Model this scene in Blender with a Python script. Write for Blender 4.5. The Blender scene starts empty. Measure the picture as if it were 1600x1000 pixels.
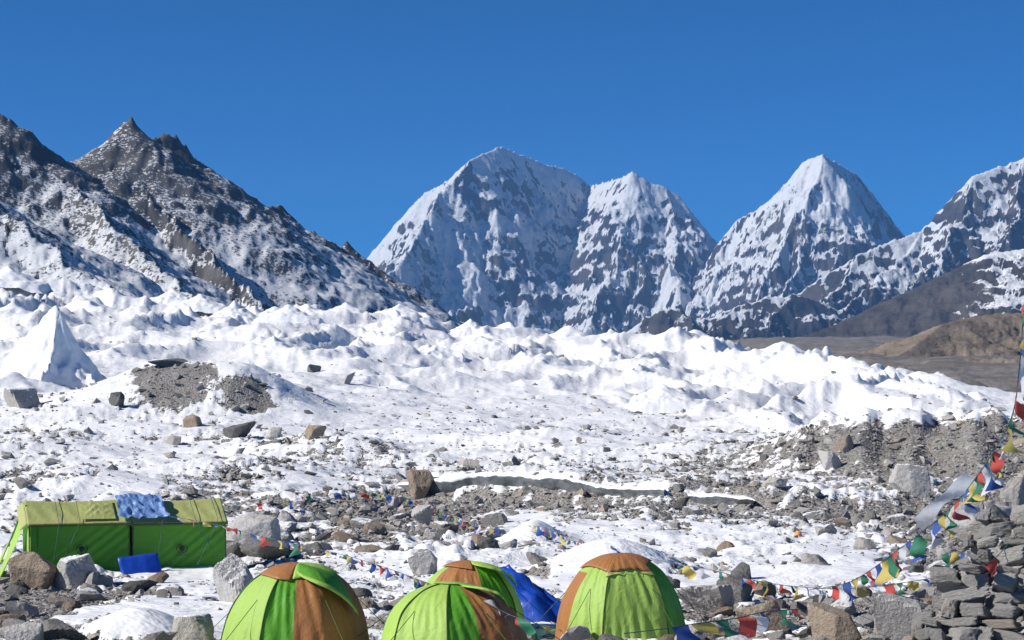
import bpy, bmesh, math, random
import numpy as np
from mathutils import Vector, Matrix

# ------------------------------------------------------------------ camera, sky, sun, exposure
SC = bpy.context.scene
COL = SC.collection
F = 2986.0          # focal length in photo pixels (30 degree lens)
HY = 620.0          # photo row of the level horizon
CZ = 0.0            # camera height is the zero of this place

cam_d = bpy.data.cameras.new('camera')
cam = bpy.data.objects.new('camera', cam_d)
COL.objects.link(cam)
cam.location = (0, 0, CZ)
cam.rotation_euler = (math.pi / 2, 0, 0)
cam_d.sensor_width = 36.0
cam_d.lens = 36.0 * F / 1600.0
cam_d.shift_y = (HY - 500.0) / 1600.0
cam_d.clip_start = 0.5
cam_d.clip_end = 60000
SC.camera = cam

SUN_AZ = math.radians(103)      # left of the view direction
SUN_EL = math.radians(36)
SUN = Vector((-math.sin(SUN_AZ) * math.cos(SUN_EL), math.cos(SUN_AZ) * math.cos(SUN_EL), math.sin(SUN_EL)))
world = bpy.data.worlds.new('World')
SC.world = world
world.use_nodes = True
wn = world.node_tree
bg = wn.nodes['Background']
sky = wn.nodes.new('ShaderNodeTexSky')
sky.sky_type = 'NISHITA'
sky.sun_disc = False
sky.sun_elevation = SUN_EL
sky.sun_rotation = -SUN_AZ
sky.altitude = 5300
sky.air_density = 1.0
sky.dust_density = 0.0
sky.ozone_density = 10.0
hs = wn.nodes.new('ShaderNodeHueSaturation')
hs.inputs['Saturation'].default_value = 1.18
hs.inputs['Hue'].default_value = 0.48
wn.links.new(sky.outputs[0], hs.inputs['Color'])
gm = wn.nodes.new('ShaderNodeGamma')
gm.inputs[1].default_value = 1.36
wn.links.new(hs.outputs[0], gm.inputs[0])
wn.links.new(gm.outputs[0], bg.inputs[0])
bg.inputs[1].default_value = 0.05
sun_d = bpy.data.lights.new('sun', 'SUN')
sun_d.energy = 5.0
sun_d.angle = math.radians(0.5)
sun_d.color = (1.0, 0.95, 0.88)
sun = bpy.data.objects.new('sun', sun_d)
COL.objects.link(sun)
sun.location = (-60, 0, 80)
sun.rotation_euler = (-SUN).to_track_quat('-Z', 'Y').to_euler()
SC.view_settings.view_transform = 'Standard'
SC.view_settings.look = 'None'
SC.view_settings.gamma = 1.0
SC.view_settings.exposure = 0.3
SC.render.engine = 'CYCLES'
SC.cycles.use_denoising = True
SC.cycles.max_bounces = 6
SC.cycles.diffuse_bounces = 3
SC.cycles.volume_bounces = 0

# ------------------------------------------------------------------ helpers
def P(px, py, Y):
    """the place at depth Y that photo pixel (px, py) looks at"""
    return Vector(((px - 800.0) / F * Y, Y, CZ + (HY - py) / F * Y))

def hsh(ix, iy, seed):
    h = (ix.astype(np.uint32) * np.uint32(374761393) + iy.astype(np.uint32) * np.uint32(668265263) + np.uint32(seed * 2246822519 & 0xffffffff))
    h = (h ^ (h >> np.uint32(13))) * np.uint32(1274126177)
    return h ^ (h >> np.uint32(16))

G8 = np.array([(math.cos(a), math.sin(a)) for a in np.arange(16) * math.pi / 8])
def noise(x, y, seed=0):
    """2-D gradient noise, about -1..1"""
    x0 = np.floor(x); y0 = np.floor(y)
    fx = x - x0; fy = y - y0
    ix = x0.astype(np.int64); iy = y0.astype(np.int64)
    u = fx * fx * fx * (fx * (fx * 6 - 15) + 10)
    v = fy * fy * fy * (fy * (fy * 6 - 15) + 10)
    def g(dx, dy):
        k = (hsh(ix + dx, iy + dy, seed) & np.uint32(15)).astype(np.int64)
        return G8[k, 0] * (fx - dx) + G8[k, 1] * (fy - dy)
    a = g(0, 0); b = g(1, 0); c = g(0, 1); d = g(1, 1)
    return 1.5 * ((a + u * (b - a)) * (1 - v) + (c + u * (d - c)) * v)

def fbm(x, y, oct=4, seed=0, gain=0.5):
    s = 0; a = 1.0; t = 0
    for i in range(oct):
        s = s + a * noise(x, y, seed + i * 7); t += a
        x = x * 2.03 + 17.1; y = y * 2.03 - 9.7; a *= gain
    return s / t

def ridged(x, y, oct=4, seed=0, gain=0.5):
    s = 0; a = 1.0; t = 0
    for i in range(oct):
        s = s + a * (1 - np.abs(noise(x, y, seed + i * 7))) ** 2; t += a
        x = x * 2.03 + 5.3; y = y * 2.03 + 3.1; a *= gain
    return s / t

def sstep(a, b, x):
    t = np.clip((x - a) / (b - a), 0, 1)
    return t * t * (3 - 2 * t)

def mesh_np(name, verts, faces, smooth=True):
    """verts (n,3), faces (m,k) arrays -> mesh"""
    me = bpy.data.meshes.new(name)
    n = len(verts); m = len(faces); k = faces.shape[1]
    me.vertices.add(n); me.loops.add(m * k); me.polygons.add(m)
    me.vertices.foreach_set('co', np.ascontiguousarray(verts, dtype=np.float32).ravel())
    me.loops.foreach_set('vertex_index', np.ascontiguousarray(faces, dtype=np.int32).ravel())
    me.polygons.foreach_set('loop_start', np.arange(0, m * k, k, dtype=np.int32))
    me.polygons.foreach_set('use_smooth', np.full(m, smooth, dtype=bool))
    me.update(calc_edges=True)
    return me

def attr(me, name, vals):
    a = me.attributes.new(name, 'FLOAT', 'POINT')
    a.data.foreach_set('value', np.ascontiguousarray(vals, dtype=np.float32).ravel())

def grid_faces(nr, nc):
    i = np.arange(nr - 1)[:, None] * nc + np.arange(nc - 1)[None, :]
    i = i.ravel()
    return np.stack([i, i + 1, i + nc + 1, i + nc], 1)

def obj(name, me, mats=None, parent=None):
    o = bpy.data.objects.new(name, me)
    COL.objects.link(o)
    if me is not None and mats is not None and len(me.materials) == 0:
        for m in (mats if isinstance(mats, (list, tuple)) else [mats]):
            me.materials.append(m)
    if parent is not None:
        o.parent = parent
    return o

def tag(o, label=None, cat=None, group=None, kind=None):
    if label: o['label'] = label
    if cat: o['category'] = cat
    if group: o['group'] = group
    if kind: o['kind'] = kind
    return o

def empty(name, loc=(0, 0, 0), rz=0.0):
    o = bpy.data.objects.new(name, None)
    COL.objects.link(o)
    o.location = loc
    o.rotation_euler = (0, 0, rz)
    o.empty_display_size = 0.2
    return o

# ------------------------------------------------------------------ materials
class NT:
    """small wrapper for node trees"""
    def __init__(self, name):
        self.m = bpy.data.materials.new(name)
        self.m.use_nodes = True
        self.t = self.m.node_tree
        self.b = self.t.nodes['Principled BSDF']
        self.out = self.t.nodes['Material Output']
    def n(self, kind, **kw):
        nd = self.t.nodes.new(kind)
        for k, v in kw.items():
            setattr(nd, k, v)
        return nd
    def set(self, sock, v):
        if hasattr(v, 'is_linked') or hasattr(v, 'links'):
            self.t.links.new(v, sock)
        elif isinstance(v, (tuple, list)) and len(v) == 3 and sock.type == 'RGBA':
            sock.default_value = (*v, 1)
        else:
            sock.default_value = v
    def coord(self, scale=(1, 1, 1), rot=(0, 0, 0), kind='Object'):
        tc = self.n('ShaderNodeTexCoord')
        mp = self.n('ShaderNodeMapping')
        mp.inputs['Scale'].default_value = scale
        mp.inputs['Rotation'].default_value = rot
        self.t.links.new(tc.outputs[kind], mp.inputs[0])
        return mp.outputs[0]
    def noise(self, vec, scale, detail=4, rough=0.55, dist=0.0):
        nd = self.n('ShaderNodeTexNoise')
        self.set(nd.inputs['Vector'], vec)
        nd.inputs['Scale'].default_value = scale
        nd.inputs['Detail'].default_value = detail
        nd.inputs['Roughness'].default_value = rough
        nd.inputs['Distortion'].default_value = dist
        return nd.outputs[0]
    def voro(self, vec, scale, out='Distance', feature='F1'):
        nd = self.n('ShaderNodeTexVoronoi', feature=feature)
        self.set(nd.inputs['Vector'], vec)
        nd.inputs['Scale'].default_value = scale
        return nd.outputs[out]
    def attr(self, name):
        nd = self.n('ShaderNodeAttribute', attribute_name=name)
        return nd.outputs['Fac']
    def math(self, op, a, b=0.0, c=0.0, clamp=False):
        nd = self.n('ShaderNodeMath', operation=op, use_clamp=clamp)
        self.set(nd.inputs[0], a); self.set(nd.inputs[1], b); self.set(nd.inputs[2], c)
        return nd.outputs[0]
    def ramp(self, fac, stops, interp='LINEAR'):
        nd = self.n('ShaderNodeValToRGB')
        cr = nd.color_ramp
        cr.interpolation = interp
        while len(cr.elements) < len(stops):
            cr.elements.new(0.5)
        for e, (p, c) in zip(cr.elements, stops):
            e.position = p
            e.color = (c, c, c, 1) if not isinstance(c, (tuple, list)) else (*c, 1)
        self.set(nd.inputs[0], fac)
        return nd.outputs[0]
    def range(self, v, a, b, c=0.0, d=1.0, smooth=True):
        nd = self.n('ShaderNodeMapRange', interpolation_type='SMOOTHSTEP' if smooth else 'LINEAR')
        self.set(nd.inputs[0], v)
        for i, q in enumerate((a, b, c, d)):
            nd.inputs[i + 1].default_value = q
        return nd.outputs[0]
    def mix(self, fac, a, b, blend='MIX'):
        nd = self.n('ShaderNodeMix', data_type='RGBA', blend_type=blend)
        self.set(nd.inputs[0], fac)
        self.set(nd.inputs[6], a); self.set(nd.inputs[7], b)
        return nd.outputs[2]
    def bump(self, h, strength=0.5, dist=0.1, normal=None):
        nd = self.n('ShaderNodeBump')
        nd.inputs['Strength'].default_value = strength
        nd.inputs['Distance'].default_value = dist
        self.set(nd.inputs['Height'], h)
        if normal is not None:
            self.set(nd.inputs['Normal'], normal)
        return nd.outputs[0]
    def done(self, col, rough=0.8, normal=None, spec=0.3):
        self.set(self.b.inputs['Base Color'], col)
        self.set(self.b.inputs['Roughness'], rough)
        self.b.inputs['Specular IOR Level'].default_value = spec
        if normal is not None:
            self.set(self.b.inputs['Normal'], normal)
        return self.m

SNOW = (0.86, 0.865, 0.875)

def mat_ground():
    t = NT('snow and rubble ground')
    v = t.coord()
    deb = t.attr('debris')                    # 0 snow .. 1 rubble
    n1 = t.noise(v, 0.8, 5, 0.7)
    n2 = t.noise(v, 4.0, 3, 0.6)
    f = t.math('ADD', deb, t.math('MULTIPLY', t.math('SUBTRACT', n1, 0.5), 0.75))
    f = t.math('ADD', f, t.math('MULTIPLY', t.math('SUBTRACT', n2, 0.5), 0.45))
    m = t.range(f, 0.47, 0.56)
    # rubble colour: stones of many greys and tans
    vc = t.voro(v, 5.5, 'Color')
    sep = t.n('ShaderNodeSeparateColor'); t.set(sep.inputs[0], vc)
    rock = t.ramp(sep.outputs[0], [(0, (0.15, 0.143, 0.133)), (0.45, (0.27, 0.257, 0.24)), (0.8, (0.38, 0.367, 0.35)), (1, (0.31, 0.265, 0.215))])
    big = t.noise(v, 0.12, 3)
    rock = t.mix(t.range(big, 0.4, 0.65, 0, 0.35), rock, (0.21, 0.19, 0.165))
    tan = t.attr('tan')
    rock = t.mix(tan, rock, (0.30, 0.235, 0.17))
    fv = t.noise(v, 0.035, 5, 0.7)
    rock = t.mix(t.math('MULTIPLY', t.attr('bare'), t.range(fv, 0.38, 0.62, 0, 0.8)), rock, (0.115, 0.105, 0.095))
    rock = t.mix(t.range(t.noise(v, 14, 2), 0.35, 0.65, 0.0, 0.5), rock, (0.13, 0.125, 0.12))
    ice = t.attr('ice')
    snow = t.mix(t.range(t.noise(v, 0.25, 4), 0.35, 0.75, 0, 0.25), SNOW, (0.80, 0.81, 0.835))
    dirt = t.math('MULTIPLY', t.range(t.noise(v, 0.16, 6, 0.7), 0.50, 0.68), t.range(t.noise(t.coord((0.5, 0.22, 1.6)), 1.1, 5, 0.7), 0.46, 0.66, 0, 0.5))
    snow = t.mix(dirt, snow, (0.50, 0.50, 0.49))
    snow = t.mix(ice, snow, (0.36, 0.40, 0.42))
    col = t.mix(m, snow, rock)
    h_s = t.math('ADD', t.noise(v, 0.9, 4, 0.55), t.math('MULTIPLY', t.noise(v, 5, 3), 0.12))
    h_r = t.math('SUBTRACT', 1.0, t.voro(v, 5.5))
    hh = t.math('ADD', t.math('MULTIPLY', h_s, 0.35), t.math('MULTIPLY', t.math('MULTIPLY', h_r, m), 1.1))
    nrm = t.bump(t.noise(v, 0.28, 5, 0.6, 0.6), 0.55, 0.8)
    nrm = t.bump(hh, 0.7, 0.14, nrm)
    return t.done(col, t.math('ADD', 0.55, t.math('MULTIPLY', m, 0.35)), nrm, 0.25)

def mat_mountain(name, rock_a, rock_b, scale, snow_lo=0.45, snow_hi=0.6, amt=0.5, bump=0.6, snowc=SNOW, fine=None, fine_amt=0.6, strata=3.2):
    """snow lying on rock; scale = size in metres of the coarse patches"""
    t = NT(name)
    v = t.coord((1.0 / scale,) * 3)
    vs = t.coord((0.7 / scale, 0.7 / scale, strata / scale))
    s = t.attr('snow')
    n1 = t.noise(v, 1.0, 8, 0.74)
    n2 = t.noise(vs, 1.3, 6, 0.65)
    f = t.math('ADD', s, t.math('MULTIPLY', t.math('SUBTRACT', n1, 0.5), amt))
    f = t.math('ADD', f, t.math('MULTIPLY', t.math('SUBTRACT', n2, 0.5), amt))
    if fine:
        nf = t.noise(t.coord((1.0 / fine,) * 3), 1.0, 3, 0.7)
        f = t.math('ADD', f, t.math('MULTIPLY', t.math('SUBTRACT', nf, 0.5), fine_amt))
    m = t.range(f, snow_lo, snow_hi)
    rock = t.mix(t.range(t.noise(vs, 0.8, 5), 0.35, 0.65), rock_a, rock_b)
    col = t.mix(m, rock, snowc)
    hh = t.math('ADD', t.math('MULTIPLY', n1, 0.6), n2)
    nrm = t.bump(hh, bump, scale * 0.45)
    return t.done(col, 0.85, nrm, 0.1)
# ------------------------------------------------------------------ the ground: camp, moraine, glacier, valley floor
def zc(pairs):
    return [(Y, (HY - py) / F * Y) for Y, py in pairs]
NEAR = [(30, 1022), (36, 988), (45, 940), (58, 894), (75, 850), (95, 808), (120, 765)]
GCOL = {
    -500: zc(NEAR + [(150, 715), (190, 640), (240, 590), (300, 540), (370, 490), (430, 455), (540, 420), (640, 440), (900, 460), (2500, 500)]),
    0:    zc(NEAR + [(150, 715), (190, 655), (240, 612), (300, 570), (370, 522), (430, 484), (500, 455), (560, 444), (640, 455), (900, 480), (2500, 560)]),
    400:  zc(NEAR + [(150, 715), (190, 660), (240, 622), (300, 580), (370, 545), (430, 512), (500, 490), (560, 500), (700, 540), (1100, 560), (2500, 590)]),
    800:  zc(NEAR + [(150, 717), (190, 675), (240, 640), (300, 607), (370, 575), (440, 543), (500, 524), (560, 545), (700, 590), (1500, 605), (2500, 600)]),
    1080: zc(NEAR + [(150, 720), (190, 683), (240, 650), (290, 615), (340, 580), (390, 550), (430, 535), (480, 560), (600, 590), (1000, 565), (2500, 533)]),
    1230: zc(NEAR + [(150, 720), (190, 685), (230, 652), (270, 615), (310, 580), (340, 560), (380, 590), (500, 592), (1000, 560), (2500, 528)]),
    1400: zc(NEAR + [(150, 718), (180, 684), (210, 652), (240, 622), (270, 603), (300, 594), (340, 606), (420, 600), (1000, 555), (2500, 527)]),
    1590: zc(NEAR + [(150, 716), (180, 680), (210, 655), (240, 640), (270, 632), (320, 624), (420, 606), (1000, 555), (2500, 527)]),
    2100: zc(NEAR + [(150, 716), (180, 690), (240, 650), (320, 624), (420, 606), (1000, 530), (2500, 500)]),
}
def ground_base(x, y):
    yy = np.maximum(y, 3.0)
    px = np.clip(800 + F * x / yy, -500, 2100)
    ks = sorted(GCOL)
    zs = []
    for k in ks:
        tb = [(0, -1.65), (15, -2.75)] + GCOL[k] + [(6000, 70.0), (40000, 70.0)]
        zs.append(np.interp(y, [a for a, b in tb], [b for a, b in tb]))
    out = np.zeros_like(yy)
    for i in range(len(ks) - 1):
        a, b = ks[i], ks[i + 1]
        sel = (px >= a) & (px <= b)
        w = (px[sel] - a) / (b - a)
        w = w * w * (3 - 2 * w)
        out[sel] = zs[i][sel] * (1 - w) + zs[i + 1][sel] * w
    return out, 800 + F * x / yy

def ridge_px(px, y):
    """depth of the glacier's crest line"""
    return np.interp(px, [-500, 0, 400, 800, 1080, 1230, 1400, 1590], [560, 560, 500, 500, 430, 340, 300, 270])

def dist_poly(x, y, pts):
    """distance to a plan polyline and signed side (positive = farther from the camera)"""
    best = np.full(x.shape, 1e9); side = np.zeros(x.shape); tt = np.zeros(x.shape)
    for i in range(len(pts) - 1):
        ax, ay = pts[i]; bx, by = pts[i + 1]
        dx, dy = bx - ax, by - ay
        L2 = dx * dx + dy * dy
        t = np.clip(((x - ax) * dx + (y - ay) * dy) / L2, 0, 1)
        d = np.hypot(x - ax - t * dx, y - ay - t * dy)
        s = np.sign(dx * (y - ay) - dy * (x - ax))
        k = d < best
        best = np.where(k, d, best); side = np.where(k, s, side); tt = np.where(k, i + t, tt)
    return best, side, tt

# named snow mounds and humps: px, py of the foot, depth, half width (m), half depth, height
MOUNDS = [
    (285, 215, 11.0, 20, 5.2), (400, 205, 7.0, 14, 2.6),                     # gravel mound below the great pinnacle
    (965, 54, 2.1, 2.2, 0.95), (825, 74, 1.3, 2.0, 0.9),                      # clean snow humps behind the domes
    (1250, 53, 2.0, 2.0, 0.25), (1225, 64, 2.4, 2.6, 0.45),
    (235, 33.5, 1.15, 1.3, 0.50), (450, 97, 3.4, 4.0, 1.0), (120, 112, 6, 8, 1.3), (330, 128, 7, 9, 1.2),
    (185, 88, 2.4, 3.5, 1.5), (520, 150, 7, 9, 1.4), (900, 165, 10, 12, 1.2), (1130, 150, 7, 10, 1.0), (30, 150, 7, 9, 1.2),
    (700, 62, 3, 4, 0.4), (1000, 92, 5, 5, 0.5), (1640, 33.5, 1.9, 2.2, 1.7), (210, 56.5, 5.5, 4.5, -0.35),
]
SCARP = [(P(px, 0, Y).x, Y) for px, Y in ((600, 124.5), (640, 122.5), (690, 121), (735, 120), (800, 118), (870, 115.5), (940, 112.5), (1010, 109.5), (1050, 107.5), (1100, 105), (1160, 102), (1230, 98))]
# tall ice pinnacles standing on the glacier: px, py of the tip, depth, half width (m), height (m), ridge lean
def ground_z(x, y, full=False):
    z, px = ground_base(x, y)
    wx = x + 2.5 * noise(x / 9, y / 9, 91)
    wy = y + 2.5 * noise(x / 9, y / 9, 92)
    py0 = HY - z / np.maximum(y, 3) * F
    # rolling hummocks
    camp = sstep(34, 70, y)
    near = sstep(8, 30, y)
    amp = 0.10 * near + 0.55 * sstep(55, 150, y)
    far = sstep(520, 900, y)
    z = z + amp * (1 - far) * fbm(wx / 11, wy / 13, 4, 3) * 1.6
    z = z + 0.22 * sstep(26, 60, y) * (1 - far) * fbm(wx / 3.1, wy / 3.6, 3, 5) * (0.4 + 0.6 * camp)
    # glacier waves and seracs
    cr = ridge_px(px, y)
    g = sstep(0.42, 0.80, y / cr) * (1 - sstep(1.25, 1.7, y / cr))
    g = g * (1 - 0.75 * sstep(1380, 1600, px) )
    vx = x + 9 * noise(x / 34, y / 34, 93) + 2 * noise(x / 10, y / 10, 95); vy = y + 9 * noise(x / 34, y / 34, 94)
    rw = ridged(vx / 25 + 3, vy / 50, 2, 21, 0.35)
    z = z + g * (6.0 * (rw ** 1.3 - 0.45) + 1.5 * (ridged(vx / 9, vy / 15, 3, 31, 0.5) ** 1.4 - 0.4) + 2.5 * fbm(x / 60, y / 60, 2, 44))
    z = z + 0.55 * g * (ridged(vx / 3.4, vy / 5, 2, 33, 0.4) - 0.5) * sstep(-0.6, 0.5, noise(x / 30, y / 30, 35))
    # the gravel bank on the right
    yc = np.interp(px, [1100, 1250, 1400, 1600, 2100], [150, 146, 142, 138, 135]) + 3 * noise(px / 60, px * 0, 8)
    ab = 3.4 * sstep(1130, 1330, px) + 0.5 * sstep(1400, 1600, px)
    d = y - yc
    z = z + ab * np.where(d < 0, np.exp(-(d / 17) ** 2), np.exp(-(d / 14) ** 2)) * (1 + 0.18 * noise(px / 35, y / 9, 15))
    for k, (mp, Y, rx, ry, h) in enumerate(MOUNDS):
        mx = (mp - 800) / F * Y
        q = ((wx * 0.3 + x * 0.7 - mx) / rx) ** 2 + ((y - Y) / ry) ** 2
        z = z + h * np.exp(-q * 1.1)
    # scarp: the far side stands a little higher
    ds, sd, tt = dist_poly(x, y, SCARP)
    drop = 1.0 * sstep(0, 1.2, tt) * (1 - sstep(9.5, 11, tt))
    drop = drop * (1 - 0.95 * np.exp(-((tt - 8.05) / 0.5) ** 2))
    e = ds * sd
    z = z + drop * (sstep(0.0, 1.6, e) * np.exp(-(ds / 14) ** 2) - 0.8 * (1 - sstep(-1.8, 0.0, e)) * np.exp(-(ds / 6.0) ** 2))
    if not full:
        return z
    # --- debris: where rubble shows through the snow
    pyy = HY - z / np.maximum(y, 3) * F
    bias = np.zeros_like(z) + 0.20 + 0.08 * (1 - sstep(130, 190, y))
    def blob(cx, cy, rx, ry, a):
        return a * np.exp(-((px - cx) / rx) ** 2 - ((pyy - cy) / ry) ** 2)
    bias += blob(560, 810, 220, 55, 0.34) + blob(1000, 790, 260, 35, 0.24) + blob(1310, 810, 170, 25, 0.36)
    bias += blob(1480, 700, 260, 40, 0.75) + blob(1560, 850, 150, 120, 0.6) + blob(60, 940, 170, 40, 0.7)
    bias += blob(60, 690, 120, 40, 0.15) + blob(420, 690, 170, 30, 0.22) + blob(730, 790, 120, 40, 0.25)
    bias += blob(120, 745, 140, 12, 0.25) + blob(1130, 735, 130, 25, 0.20) + blob(850, 860, 200, 25, 0.12)
    bias += 0.22 * (1 - sstep(40, 52, y)) + 0.10 * (1 - sstep(90, 160, y))
    clean = blob(965, 855, 110, 32, 1.2) + blob(1255, 890, 100, 24, 1.2) + blob(235, 970, 120, 34, 1.2) + blob(826, 820, 50, 22, 1.2) + blob(185, 760, 70, 32, 1.0) + blob(600, 655, 170, 25, 0.9) + blob(250, 700, 160, 26, 0.9)
    bias -= blob(965, 855, 95, 28, 0.9) + blob(1255, 890, 90, 22, 0.9) + blob(235, 970, 110, 30, 1.0) + blob(826, 820, 45, 20, 0.7)
    bias -= blob(1215, 840, 130, 22, 0.4) + blob(270, 905, 110, 18, 0.5) + blob(185, 760, 60, 30, 0.6) + blob(700, 880, 130, 25, 0.25)
    bias -= blob(480, 760, 80, 15, 0.4) + blob(250, 710, 120, 18, 0.35) + blob(600, 660, 160, 22, 0.3)
    # gravel mound flanks
    mq = ((px - 268) / 66) ** 2 + ((y - 203) / 12) ** 2
    bias += 0.80 * np.exp(-mq ** 2)
    mq2 = ((px - 385) / 45) ** 2 + ((y - 196) / 5) ** 2
    bias += 0.66 * np.exp(-mq2 ** 2)
    n = fbm(wx / 7, wy / 9, 4, 55, 0.65) * 0.46 + fbm(x / 1.3, y / 2.0, 3, 66, 0.7) * 0.62
    deb = bias + n
    deb = deb - 0.32 * g
    # the glacier ends: valley moraine beyond is bare
    bare = sstep(1.10, 1.35, y / cr) * sstep(900, 1200, px)
    bare = np.maximum(bare, sstep(700, 900, y))
    toe = sstep(1420, 1600, px) * sstep(205, 235, y) * 0
    deb = np.where(bare > 0.5, 1.0, deb)
    ice = np.clip(0.5 * (1 - np.clip(np.abs(e) / 0.9, 0, 1)) * sstep(0, 1.2, tt) * (ds < 3), 0, 1)
    snowy = 1 - sstep(0.42, 0.6, deb)
    lump = np.maximum(0, fbm(x / 1.1, y / 1.3, 3, 101, 0.55)) * sstep(-0.25, 0.35, fbm(x / 9, y / 12, 2, 105))
    z = z + snowy * (0.16 * sstep(15, 40, y) + 0.55 * lump * sstep(36, 60, y) * (1 - sstep(170, 260, y)) * (1 - np.clip(clean, 0, 1))) * (1 - bare)
    z = z + (1 - snowy) * (1 - bare) * 0.10 * fbm(x / 0.55, y / 0.7, 3, 71) * sstep(10, 30, y)
    # valley moraine relief
    z = z + bare * (5.0 * fbm(x / 90, y / 140, 5, 81, 0.6) * sstep(300, 900, y) + 1.3 * fbm(x / 14, y / 25, 3, 83) * sstep(280, 400, y))
    tan = np.clip(bare * (0.15 + 0.9 * fbm(x / 120, y / 200, 3, 85)), 0, 1)
    return z, deb, ice, tan, bare

TX = 0.40
rows = np.concatenate([np.linspace(0.5, 16, 24)[:-1], np.exp(np.linspace(math.log(16), math.log(560), 520))[:-1], np.exp(np.linspace(math.log(560), math.log(13000), 50))])
cols = np.concatenate([np.linspace(-TX, -0.285, 50)[:-1], np.linspace(-0.285, 0.285, 660), np.linspace(0.285, TX, 50)[1:]])
GY = np.repeat(rows[:, None], len(cols), 1)
GX = cols[None, :] * np.maximum(GY, 25) * (1 + 0 * GY)
gz, gdeb, gice, gtan, gbare = ground_z(GX.ravel(), GY.ravel(), True)
me = mesh_np('ground', np.stack([GX.ravel(), GY.ravel(), gz], 1), grid_faces(len(rows), len(cols)))
attr(me, 'debris', gdeb); attr(me, 'ice', gice); attr(me, 'tan', gtan); attr(me, 'bare', gbare)
M_GROUND = mat_ground()
ground = tag(obj('ground', me, M_GROUND), kind='structure')
GZ2 = gz.reshape(GX.shape); DEB2 = gdeb.reshape(GX.shape)

def sample(arr, x, y):
    """bilinear lookup in the ground grid"""
    r = np.interp(y, rows, np.arange(len(rows)))
    u = x / np.maximum(y, 25)
    c = np.interp(u, cols, np.arange(len(cols)))
    r0 = np.clip(np.floor(r).astype(int), 0, len(rows) - 2); c0 = np.clip(np.floor(c).astype(int), 0, len(cols) - 2)
    a = r - r0; b = c - c0
    return (arr[r0, c0] * (1 - a) * (1 - b) + arr[r0 + 1, c0] * a * (1 - b) + arr[r0, c0 + 1] * (1 - a) * b + arr[r0 + 1, c0 + 1] * a * b)
def gz_at(x, y):
    return float(sample(GZ2, np.array([x]), np.array([y]))[0])
def on_ground(px, Y):
    x = (px - 800) / F * Y
    return Vector((x, Y, gz_at(x, Y)))

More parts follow.
